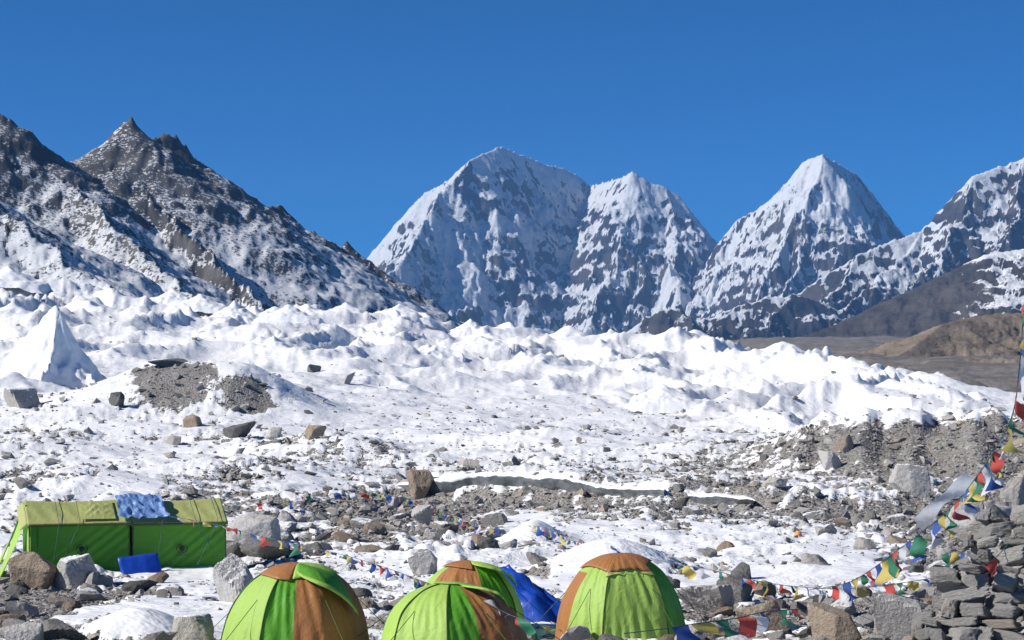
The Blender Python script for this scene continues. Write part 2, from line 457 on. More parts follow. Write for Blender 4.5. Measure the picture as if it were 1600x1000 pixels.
# ------------------------------------------------------------------ mountains
def mountain(name, ridges, px0, px1, Y0, Y1, nc, nr, mat, slope=1.1, flute=30.0, rough=14.0, lam=70.0, warp=12.0, floor=40.0, snow_bias=0.0, steep=(0.75, 1.5), seed=1, jag=0.0, snow_alt=None, crest=0.0, cliff=(0, 1), terr=None, streak=0.35, octv=5, patchy=0.22, fine_flute=0.55, rbase=0.3, snow_px=None):
    tc = np.linspace((px0 - 800) / F, (px1 - 800) / F, nc)
    ys = np.linspace(Y0, Y1, nr)
    Yg = np.repeat(ys[:, None], nc, 1); Xg = tc[None, :] * Yg
    x = Xg.ravel(); y = Yg.ravel()
    def field(wx, wy):
        best = np.full(x.shape, -1e9); bd = np.zeros_like(x); bs = np.zeros_like(x); dsky = np.full(x.shape, 1e9)
        for ri, rg in enumerate(ridges):
            k = slope; cl = cliff
            if isinstance(rg, dict):
                k = rg['k']; cl = rg.get('c', cliff); rg = rg['p']
            pts = [P(*p) for p in rg]
            acc = 137.0 * ri
            for a, b in zip(pts[:-1], pts[1:]):
                dx, dy = b.x - a.x, b.y - a.y
                L = math.hypot(dx, dy)
                t = np.clip(((wx - a.x) * dx + (wy - a.y) * dy) / (L * L), 0, 1)
                d = np.hypot(wx - a.x - t * dx, wy - a.y - t * dy)
                h = a.z + t * (b.z - a.z) - k * d * (1 - 0.22 * d / (d + 10 * lam))
                if ri == 0:
                    dsky = np.minimum(dsky, d)
                if cl[0]:
                    h = h - cl[0] * (1 - np.exp(-d / cl[1]))
                kk = h > best
                best = np.where(kk, h, best); bd = np.where(kk, d, bd); bs = np.where(kk, acc + t * L, bs)
                acc += L
        return best, bd, bs, dsky
    b0, d0, s0, k0 = field(x, y)
    wa = np.minimum(k0 * 0.28, warp)
    wx = x + wa * (fbm(x / (lam * 1.2), y / (lam * 1.2), 4, seed + 1) * 1.6 + 0.5 * fbm(x / (lam * 0.3), y / (lam * 0.3), 3, seed + 3))
    wy = y + wa * (fbm(x / (lam * 1.2), y / (lam * 1.2), 4, seed + 2) * 1.6 + 0.5 * fbm(x / (lam * 0.3), y / (lam * 0.3), 3, seed + 4))
    z, bd, bs, dsky = field(wx, wy)
    e = np.minimum(1, bd / (1.2 * lam))
    fl = (ridged(bs / lam, bd / (lam * 5), 3, seed + 11) - 0.55) + fine_flute * (ridged(bs / (lam * 0.38), bd / (lam * 2.2), 2, seed + 15) - 0.55)
    z = z + flute * e * fl
    z = z + rough * (rbase + (1 - rbase) * e) * (fbm(x / (lam * 1.1), y / (lam * 1.1), octv, seed + 21, 0.52)) * 1.5
    if terr:
        zz = (z + 0.5 * terr[0] * fbm(x / (lam * 3), y / (lam * 3), 2, seed + 71)) / terr[0]
        fr = zz - np.floor(zz)
        z = z + terr[1] * e * (sstep(0.25, 0.75, fr) - fr) * terr[0] * sstep(-0.3, 0.3, fbm(x / (lam * 2), y / (lam * 2), 3, seed + 73))
    if jag:
        z = z + jag * (1 - np.minimum(1, dsky / (0.4 * lam))) * np.maximum(0, fbm(bs / (lam * 0.3), bd / lam, 3, seed + 31, 0.6) + 0.05) * 2
    z = np.maximum(z, floor + 6 * fbm(x / 300, y / 300, 3, seed + 41))
    Z = z.reshape(Xg.shape)
    gy = np.gradient(Z, axis=0) / np.gradient(Yg, axis=0)
    gx = np.gradient(Z, axis=1) / np.gradient(Xg, axis=1)
    sl = np.hypot(gx, gy)
    snow = 1 - sstep(steep[0], steep[1], sl)
    st = fbm(bs / (lam * 0.45), bd / (lam * 3.0), 4, seed + 81, 0.6) + 0.8 * fl
    sn = 0.5 * snow + 0.28 + snow_bias + patchy * fbm(x / (lam * 2.2), y / (lam * 2.2), 5, seed + 51, 0.6).reshape(Xg.shape) - streak * st.reshape(Xg.shape)
    if crest:
        sn = sn - crest * np.exp(-(dsky / (1.3 * lam)) ** 2).reshape(Xg.shape) * sstep(-0.3, 0.3, fbm(x / (lam * 2), y / (lam * 2), 3, seed + 61)).reshape(Xg.shape)
    if snow_px:
        pxs = 800 + F * Xg / Yg
        sn = sn + snow_px[2] * sstep(snow_px[0], snow_px[1], pxs + 60 * fbm(x / 120, y / 120, 3, seed + 91).reshape(Xg.shape))
    if snow_alt:
        sn = sn + np.clip((Z - snow_alt[0]) / (snow_alt[1] - snow_alt[0]), 0, 1) * snow_alt[2] - snow_alt[2]
    me = mesh_np(name, np.stack([x, y, z], 1), grid_faces(nr, nc))
    attr(me, 'snow', sn)
    return tag(obj(name, me, mat), kind='structure')

OLD_SNOW = (0.60, 0.62, 0.65)
M_FAR = mat_mountain('far rock and snow', (0.028, 0.032, 0.042), (0.085, 0.076, 0.07), 110, 0.46, 0.54, 0.42, 0.45, OLD_SNOW, fine=24, fine_amt=0.38, strata=1.6)
M_LEFT = mat_mountain('scree with snow dust', (0.06, 0.06, 0.062), (0.13, 0.126, 0.122), 16, 0.45, 0.58, 0.22, 0.28, OLD_SNOW, fine=2.6, fine_amt=1.5, strata=0.9)
M_BROWN = mat_mountain('brown scree slope', (0.06, 0.053, 0.046), (0.10, 0.085, 0.07), 60, 0.5, 0.62, 0.5, 0.6)
M_TAN = mat_mountain('tan moraine', (0.19, 0.155, 0.12), (0.25, 0.205, 0.16), 18, 0.55, 0.7, 0.4, 0.5)

mountain('mountain', [
    [(480, 520, 8900), (575, 402, 8800), (610, 360, 8720), (640, 325, 8660), (665, 300, 8620), (700, 283, 8570), (712, 270, 8540), (735, 250, 8500), (760, 238, 8620), (785, 229, 8760), (800, 237, 8850), (815, 243, 8930), (835, 251, 9040), (855, 258, 9150), (880, 263, 9280), (905, 275, 9400), (922, 291, 9450), (935, 288, 9200), (950, 284, 8950), (970, 278, 8680), (988, 267, 8500), (1000, 275, 8500), (1015, 284, 8510), (1040, 292, 8520), (1060, 305, 8540), (1075, 325, 8580), (1095, 350, 8640), (1120, 380, 8720), (1190, 470, 8800)],
    [(735, 250, 8500), (690, 305, 8270), (640, 375, 8000), (600, 440, 7750), (570, 500, 7500)],
    {'k': 3.2, 'p': [(785, 229, 8760), (815, 300, 8680), (830, 380, 8590), (835, 450, 8500)]},
    {'k': 1.5, 'p': [(988, 267, 8500), (986, 330, 8360), (968, 400, 8180), (940, 460, 8000), (905, 520, 7820)]},
    {'k': 1.7, 'p': [(986, 330, 8360), (1006, 400, 8200), (1000, 460, 8050), (1010, 520, 7880)]},
    {'k': 1.5, 'p': [(1040, 292, 8520), (1058, 360, 8320), (1056, 430, 8080), (1064, 500, 7800), (1070, 540, 7620)]},
    {'k': 1.5, 'p': [(1085, 340, 8620), (1120, 420, 8360), (1150, 480, 8080), (1160, 540, 7780)]},
], 440, 1220, 7300, 9800, 480, 330, M_FAR, slope=1.45, flute=30, rough=13, lam=150, warp=50, jag=9, seed=100, snow_bias=0.17, steep=(1.0, 2.1), terr=(90, 0.35), streak=0.36, octv=5, patchy=0.5)

mountain('mountain', [
    [(1010, 520, 8500), (1090, 425, 8350), (1120, 385, 8280), (1150, 345, 8180), (1175, 332, 8110), (1200, 315, 8040), (1225, 290, 7960), (1245, 265, 7900), (1260, 250, 7850), (1285, 241, 7780), (1305, 255, 7880), (1320, 262, 7960), (1340, 275, 8060), (1360, 300, 8160), (1385, 335, 8280), (1415, 370, 8420), (1480, 450, 8600)],
    {'k': 1.6, 'p': [(1285, 241, 7780), (1266, 310, 7640), (1254, 380, 7490), (1232, 440, 7330), (1190, 510, 7100)]},
    {'k': 1.6, 'p': [(1200, 315, 8040), (1182, 390, 7860), (1162, 450, 7680), (1132, 520, 7450)]},
    {'k': 1.6, 'p': [(1150, 345, 8180), (1118, 420, 7960), (1092, 480, 7760), (1060, 530, 7560)]},
    {'k': 1.9, 'p': [(1266, 310, 7640), (1222, 380, 7520), (1198, 440, 7390), (1176, 500, 7240)]},
], 980, 1500, 6900, 8900, 380, 280, M_FAR, slope=1.5, flute=30, rough=12, lam=130, warp=42, jag=9, seed=200, snow_bias=0.15, steep=(1.0, 2.1), terr=(80, 0.35), streak=0.36, octv=5, patchy=0.5)

mountain('mountain', [
    [(1000, 545, 6100), (1100, 525, 6080), (1180, 508, 6050), (1240, 466, 6000), (1290, 430, 6000), (1340, 398, 6000), (1400, 374, 6050), (1440, 362, 6100), (1465, 345, 6120), (1475, 330, 6120), (1500, 295, 6100), (1520, 275, 6100), (1545, 265, 6120), (1570, 260, 6150), (1600, 246, 6150), (1640, 232, 6200), (1720, 240, 6250), (1850, 290, 6300)],
    {'k': 1.2, 'p': [(1340, 398, 6000), (1300, 460, 5850), (1240, 500, 5650), (1160, 530, 5400)]},
    {'k': 1.2, 'p': [(1440, 362, 6100), (1400, 420, 5900), (1330, 475, 5650), (1250, 520, 5400)]},
    {'k': 1.4, 'p': [(1520, 275, 6100), (1500, 340, 5950), (1470, 400, 5780), (1420, 450, 5580)]},
    {'k': 1.4, 'p': [(1600, 246, 6150), (1590, 310, 6000), (1570, 370, 5820), (1530, 430, 5600)]},
    {'k': 1.4, 'p': [(1700, 240, 6250), (1690, 320, 6000), (1670, 400, 5750)]},
], 980, 1900, 5200, 6700, 460, 220, M_FAR, slope=1.25, flute=42, rough=18, lam=100, warp=36, jag=8, seed=300, snow_bias=0.0, octv=4, patchy=0.4, steep=(0.9, 2.1), snow_alt=(130, 400, 0.36), terr=(45, 0.45), streak=0.28)

mountain('mountain_foothill', [
    [(860, 560, 5200), (930, 545, 5200), (965, 528, 5200), (1000, 502, 5200), (1035, 484, 5210), (1060, 482, 5220), (1085, 500, 5230), (1115, 494, 5240), (1150, 478, 5250), (1195, 466, 5260), (1240, 460, 5270), (1290, 474, 5280), (1340, 496, 5290), (1420, 535, 5300)],
    {'k': 1.0, 'p': [(1060, 482, 5220), (1080, 510, 5120), (1060, 545, 5000)]},
    {'k': 1.0, 'p': [(1240, 460, 5270), (1200, 500, 5150), (1150, 535, 5020)]},
    {'k': 1.0, 'p': [(1150, 478, 5250), (1110, 515, 5140), (1080, 545, 5020)]},
], 840, 1460, 4700, 5600, 300, 110, M_FAR, slope=0.95, flute=26, rough=12, lam=60, warp=26, seed=700, snow_bias=-0.16, steep=(0.6, 1.5), jag=6, octv=4, patchy=0.4, streak=0.25)

mountain('scree_slope', [
    [(1180, 535, 3900), (1250, 527, 3900), (1320, 500, 3950), (1400, 464, 4000), (1470, 430, 4050), (1540, 397, 4100), (1600, 388, 4150), (1700, 360, 4200), (1850, 320, 4200)],
], 1150, 1900, 3000, 4500, 300, 150, M_BROWN, slope=0.55, flute=14, rough=6, lam=40, warp=20, seed=400, snow_bias=-0.42, steep=(0.5, 1.2), floor=60, streak=0.12, snow_px=(1470, 1560, 0.33))

mountain('moraine_hill', [
    [(1370, 572, 900), (1405, 556, 950), (1436, 535, 1000), (1472, 507, 1040), (1525, 492, 1080), (1600, 488, 1100), (1700, 480, 1100), (1900, 470, 1100)],
    [(1405, 560, 930), (1480, 562, 850), (1600, 556, 830), (1800, 550, 820)],
], 1280, 1900, 700, 1300, 300, 140, M_TAN, slope=0.42, flute=4, rough=2.4, lam=20, warp=8, seed=500, snow_bias=-0.36, steep=(0.5, 1.0), floor=8, streak=0.1)

mountain('mountain_ridge', [
    [(-500, -60, 1500), (-200, 60, 1500), (-60, 130, 1480), (0, 172, 1460), (15, 180, 1460), (35, 207, 1460), (55, 236, 1470), (75, 246, 1500), (110, 259, 1560), (140, 242, 1560), (150, 232, 1560), (165, 229, 1560), (172, 218, 1560), (178, 204, 1560), (186, 203, 1560), (191, 192, 1560), (196, 190, 1560), (201, 187, 1560), (206, 186, 1561), (211, 196, 1563), (218, 199, 1566), (221, 210, 1568), (226, 214, 1570), (245, 216, 1590), (252, 208, 1595), (262, 207, 1600), (275, 217, 1610), (300, 246, 1640), (325, 273, 1670), (350, 301, 1700), (375, 319, 1720), (398, 326, 1750), (404, 318, 1755), (420, 324, 1765), (438, 318, 1780), (446, 334, 1785), (460, 350, 1800), (500, 371, 1840), (536, 386, 1875), (542, 374, 1880), (551, 388, 1885), (560, 405, 1900), (580, 427, 1920), (610, 460, 1950), (645, 494, 1980), (700, 540, 2000)],
    {'k': 0.66, 'c': (3, 8), 'p': [(55, 236, 1470), (110, 290, 1400), (170, 345, 1330), (230, 400, 1270), (290, 450, 1210), (340, 490, 1150)]},
    {'k': 0.6, 'c': (2, 8), 'p': [(-500, 60, 1150), (-200, 200, 1150), (-100, 260, 1130), (0, 330, 1100), (80, 395, 1040), (150, 440, 990), (220, 490, 930)]},
    {'k': 0.8, 'c': (8, 8), 'p': [(190, 215, 1555), (175, 250, 1520), (230, 300, 1470), (290, 360, 1410), (350, 420, 1350), (420, 490, 1280)]},
    {'k': 0.95, 'p': [(300, 246, 1640), (330, 320, 1580), (375, 372, 1530), (385, 420, 1500), (400, 480, 1460)]},
    {'k': 1.3, 'c': (14, 5), 'p': [(370, 400, 1450), (378, 372, 1460), (386, 410, 1450), (392, 450, 1430), (405, 490, 1410)]},
    {'k': 0.8, 'c': (4, 8), 'p': [(440, 330, 1780), (480, 390, 1720), (530, 440, 1660), (580, 490, 1600)]},
], -500, 740, 850, 2150, 580, 290, M_LEFT, slope=0.72, flute=6, rough=2.0, lam=34, warp=8, seed=600, snow_bias=-0.25, snow_alt=(70, 170, -0.20), steep=(0.6, 1.6), floor=20, jag=5, crest=0.12, cliff=(6, 6), streak=0.20, rbase=0.5)

# ------------------------------------------------------------------ ice pinnacles standing on the glacier
M_ICE = NT('wind-packed glacier ice')
_v = M_ICE.coord()
_n = M_ICE.noise(M_ICE.coord((1, 1, 0.4)), 0.6, 5, 0.6)
M_ICE = M_ICE.done(M_ICE.mix(M_ICE.range(_n, 0.55, 0.75, 0, 0.35), SNOW, (0.62, 0.66, 0.70)), 0.6, M_ICE.bump(M_ICE.noise(_v, 0.8, 4, 0.55), 0.6, 0.25), 0.25)
def pinnacle(label, px, py, Y, wl, wr, hpx, seed, pw=1.5, dep=1.0, group='ice pinnacles on the glacier', ridges=None, slope=None):
    """a sharp-crested ice fin; tip at photo pixel (px, py); wl, wr foot half-widths and hpx height in photo pixels"""
    r = np.random.RandomState(seed)
    k = Y / F
    tip = P(px, py, Y)
    g0 = gz_at(tip.x, Y)
    H = max(tip.z - g0, hpx * k * 0.55)
    if ridges is None:
        ridges = []
        for ang, w in ((math.pi + r.uniform(-0.5, 0.5), wl), (r.uniform(-0.6, 0.4), wr), (-1.5 + r.uniform(-0.6, 0.6), 0.5 * (wl + wr)), (1.6 + r.uniform(-0.5, 0.5), 0.5 * (wl + wr))):
            rg = [Vector((0, 0, H))]
            bend = r.uniform(-0.5, 0.5)
            for q in (0.2, 0.45, 0.75, 1.05):
                a = ang + bend * q
                rad = q * w * k * 1.1
                rg.append(Vector((math.cos(a) * rad, math.sin(a) * rad * dep, H * ((1 - q / 1.05) ** (pw * r.uniform(0.75, 1.25))) * r.uniform(0.85, 1.1) - 0.15 * H * q)))
            ridges.append(rg)
    else:
        ridges = [[P(*q) - Vector((tip.x, Y, g0)) for q in rg] for rg in ridges]
    W = max(wl, wr) * k * 1.35
    n = 96 if W > 9 and hpx > 100 else 52
    x, y = np.meshgrid(np.linspace(-wl * k * 1.35, wr * k * 1.35, n), np.linspace(-W * dep, W * dep, n))
    x = x.ravel(); y = y.ravel()
    d0 = np.hypot(x, y)
    wv = np.minimum(d0 * 0.3, 0.17 * W)
    wx = x + wv * fbm(x / (0.35 * W) + seed, y / (0.35 * W), 3, seed); wy = y + wv * fbm(x / (0.35 * W), y / (0.35 * W) + seed, 3, seed + 1)
    sl = slope or max(0.9, 1.25 * H / (0.5 * (wl + wr) * k))
    z = np.full(x.shape, -50.0)
    for rg in ridges:
        for a, c in zip(rg[:-1], rg[1:]):
            dx, dy = c.x - a.x, c.y - a.y
            L2 = dx * dx + dy * dy + 1e-6
            t = np.clip(((wx - a.x) * dx + (wy - a.y) * dy) / L2, 0, 1)
            d = np.hypot(wx - a.x - t * dx, wy - a.y - t * dy)
            z = np.maximum(z, a.z + t * (c.z - a.z) - sl * d * (1 - 0.68 * d / (d + 0.32 * W)))
    z = z + 0.10 * H * (ridged(x / (0.22 * W) + seed, y / (0.3 * W), 3, seed + 5) - 0.6) * np.minimum(1, d0 / (0.15 * W))
    z = z + 0.03 * H * (ridged(np.arctan2(y, x) * 5 + seed, d0 / W * 1.5, 2, seed + 8) - 0.5) * np.minimum(1, d0 / (0.1 * W))
    gg = sample(GZ2, tip.x + x, Y + y) - g0
    edge = np.maximum(np.abs(y) / (W * dep), np.where(x < 0, -x / (wl * k * 1.35), x / (wr * k * 1.35)))
    z = np.maximum(z, gg - 0.6) - 1.2 * sstep(0.85, 1.0, edge)
    o = obj('ice_pinnacle', mesh_np('ice_pinnacle', np.stack([x, y, z], 1), grid_faces(n, n)), M_ICE)
    o.location = (tip.x, Y, g0)
    return tag(o, label, 'ice pinnacle', group)
pinnacle('great sharp ice pinnacle rising above the gravel mound', 88, 474, 246, 125, 105, 130, 3, 1.45, 1.1, ridges=[
    [(88, 474, 246), (66, 494, 247), (35, 520, 248), (0, 545, 249), (-50, 575, 250)],
    [(88, 474, 246), (97, 488, 245.5), (102, 515, 245), (112, 548, 244), (135, 580, 242), (178, 606, 238)],
    [(88, 474, 246), (84, 520, 243.5), (72, 565, 240), (60, 610, 235)],
    [(88, 474, 246), (92, 520, 251), (95, 560, 256)]], slope=2.6)
pinnacle('broad snow hump below the great ice pinnacle', 20, 585, 236, 90, 110, 60, 5, 1.1, 0.8)
SKY = [(12, 417, 500, 60, 55, 45), (165, 447, 520, 45, 45, 30), (270, 450, 500, 45, 45, 30), (312, 458, 490, 40, 45, 28), (366, 468, 470, 40, 45, 24), (430, 478, 490, 35, 40, 22), (478, 474, 490, 40, 45, 26), (540, 471, 490, 50, 55, 32), (625, 483, 490, 45, 42, 26), (735, 497, 490, 32, 28, 20), (795, 502, 490, 48, 50, 28), (890, 507, 470, 60, 60, 30), (975, 517, 450, 45, 45, 22), (1085, 513, 425, 75, 55, 44), (1152, 538, 400, 20, 20, 22), (1222, 536, 350, 50, 45, 30), (1300, 573, 320, 34, 40, 14)]
for i, (px, py, Y, wl, wr, h) in enumerate(SKY):
    shp = ('low ' if h < 23 else 'tall ' if h > 31 else '') + ('narrow' if wl < 36 else 'broad' if wl > 47 else 'pointed')
    lab = shp + ' white ice pinnacle on the glacier crest under the %s' % ('dark scree ridge' if px < 600 else 'blue shaded twin-peaked mountain' if px < 1000 else 'brown valley moraine')
    pinnacle(lab, px, py, Y, wl, wr, h, 20 + i, 1.25 + 0.3 * ((i * 37) % 10) / 10, 0.9)
for i, (px, py, Y, wl, wr, h) in enumerate([(450, 498, 430, 40, 45, 36), (225, 492, 420, 50, 60, 34), (560, 526, 380, 30, 34, 26), (330, 505, 400, 45, 50, 26), (680, 545, 360, 34, 38, 18), (1035, 598, 262, 40, 60, 44), (1005, 560, 330, 44, 50, 22), (860, 548, 370, 50, 50, 22), (1130, 570, 320, 40, 46, 20), (20, 470, 400, 60, 60, 36), (750, 528, 420, 36, 40, 18), (1190, 590, 290, 34, 40, 16)]):
    lab = ('small' if h < 21 else 'large' if h > 30 else 'middling') + ' white ice hump on the glacier slope below the ' + ('dark scree ridge' if px < 500 else 'twin-peaked mountain' if px < 940 else 'pyramid mountain')
    pinnacle(lab, px, py, Y, wl, wr, h, 60 + i, 1.2 + 0.4 * ((i * 53) % 10) / 10, 0.9, 'ice humps on the glacier slope')
# ------------------------------------------------------------------ rocks
def mat_rock(name, per_object=True, tones=None, cap=0.0):
    t = NT(name)
    v = t.coord()
    if per_object:
        oi = t.n('ShaderNodeObjectInfo')
        rnd = oi.outputs['Random']
        v2 = t.n('ShaderNodeVectorMath', operation='ADD')
        t.set(v2.inputs[0], v); t.set(v2.inputs[1], oi.outputs['Location'])
        v = v2.outputs[0]
    else:
        rnd = t.attr('tint')
    tones = tones or [(0, (0.17, 0.163, 0.153)), (0.3, (0.28, 0.268, 0.252)), (0.65, (0.41, 0.388, 0.355)), (0.88, (0.48, 0.46, 0.425)), (0.95, (0.34, 0.28, 0.215)), (1, (0.38, 0.31, 0.24))]
    col = t.ramp(rnd, tones)
    n1 = t.noise(v, 3.0, 6, 0.65)
    n2 = t.noise(v, 16.0, 4, 0.7)
    col = t.mix(t.range(n1, 0.35, 0.7, 0, 0.35), col, t.mix(0.5, col, (0.10, 0.09, 0.08)))
    col = t.mix(t.range(n2, 0.45, 0.75, 0, 0.45), col, (0.42, 0.41, 0.39))
    if cap > 0:
        geo = t.n('ShaderNodeNewGeometry')
        sx = t.n('ShaderNodeSeparateXYZ'); t.set(sx.inputs[0], geo.outputs['Normal'])
        f = t.math('ADD', sx.outputs[2], t.math('MULTIPLY', t.math('SUBTRACT', t.noise(v, 2.2, 4, 0.6), 0.5), 0.9))
        col = t.mix(t.range(f, 1.02 - cap, 1.10 - cap), col, SNOW)
    h = t.math('ADD', n1, t.math('MULTIPLY', n2, 0.5))
    return t.done(col, 0.88, t.bump(h, 1.0, 0.10), 0.15)

def ico(sub):
    bm = bmesh.new()
    bmesh.ops.create_icosphere(bm, subdivisions=sub, radius=1)
    v = np.array([x.co[:] for x in bm.verts]); f = np.array([[x.index for x in p.verts] for p in bm.faces])
    bm.free()
    return v, f
ICO = {k: ico(k) for k in (3, 4, 5)}

def noise3(p, s, seed):
    a, b, c = p[:, 0] * s, p[:, 1] * s, p[:, 2] * s
    return (noise(a + 3.1 + 0.6 * c, b + 0.7 * c, seed) + noise(b - 1.7 + 0.5 * a, c + 0.6 * a, seed + 1) + noise(c + 2.3 - 0.5 * b, a - 0.6 * b + 1.1, seed + 2)) * 0.5

def rock_verts(seed, sub=3, planes=11, flat=1.0, rough=0.05, sharp=14.0, slab=False):
    """an angular boulder: ball cut by random planes, edges a little worn"""
    r = np.random.RandomState(seed)
    d, f = ICO[sub]
    n = r.normal(size=(planes, 3)); n /= np.linalg.norm(n, axis=1)[:, None]
    n = np.concatenate([n, [[0, 0, 1], [0, 0, -1]] + r.normal(size=(2, 3)) * 0.15])
    n /= np.linalg.norm(n, axis=1)[:, None]
    if slab:
        bx = np.array([[1, 0, 0], [-1, 0, 0], [0, 1, 0], [0, -1, 0], [0, 0, 1], [0, 0, -1.0]]) + r.normal(size=(6, 3)) * 0.16
        n = np.concatenate([n[:3], bx]); n /= np.linalg.norm(n, axis=1)[:, None]
    off = r.uniform(0.62, 1.0, len(n))
    q = np.maximum(d @ n.T, 0.02) / off
    m = (np.sum(q ** sharp, 1)) ** (1 / sharp)
    p = d / m[:, None]
    p = p * (1 + rough * noise3(p, 2.2, seed % 91) + rough * 0.6 * noise3(p, 5.0, seed % 83 + 5) + rough * 0.35 * noise3(p, 12.0, seed % 71 + 9))[:, None]
    p[:, 2] *= flat
    lo, hi = p.min(0), p.max(0)
    return (p - (lo + hi) / 2) / ((hi - lo) / 2), f        # fills the box -1..1

def rot_z(p, a):
    c, s = math.cos(a), math.sin(a)
    return np.stack([p[:, 0] * c - p[:, 1] * s, p[:, 0] * s + p[:, 1] * c, p[:, 2]], 1)

M_ROCK = mat_rock('grey moraine rock')
M_ROCKCAP = mat_rock('grey rock with snow on top', cap=0.28)
M_TANROCK = mat_rock('tan weathered rock', tones=[(0, (0.27, 0.20, 0.14)), (0.5, (0.34, 0.265, 0.19)), (1, (0.30, 0.25, 0.20))])
M_DARKROCK = mat_rock('dark slate rock', tones=[(0, (0.10, 0.098, 0.095)), (1, (0.17, 0.165, 0.155))])
M_PALEROCK = mat_rock('pale granite', tones=[(0, (0.43, 0.415, 0.395)), (1, (0.50, 0.485, 0.465))])
M_PALECAP = mat_rock('pale granite with snow on top', tones=[(0, (0.43, 0.415, 0.395)), (1, (0.50, 0.485, 0.465))], cap=0.30)
M_RUBBLE = mat_rock('rubble stones', per_object=False)

YS = np.exp(np.linspace(math.log(16), math.log(420), 700))
def Y_of(px, py):
    """depth at which the ground under photo pixel (px, py) lies"""
    x = (px - 800) / F * YS
    g = HY - sample(GZ2, x, YS) / YS * F
    k = np.nonzero(g <= py)[0]
    return float(YS[k[0]]) if len(k) else 60.0

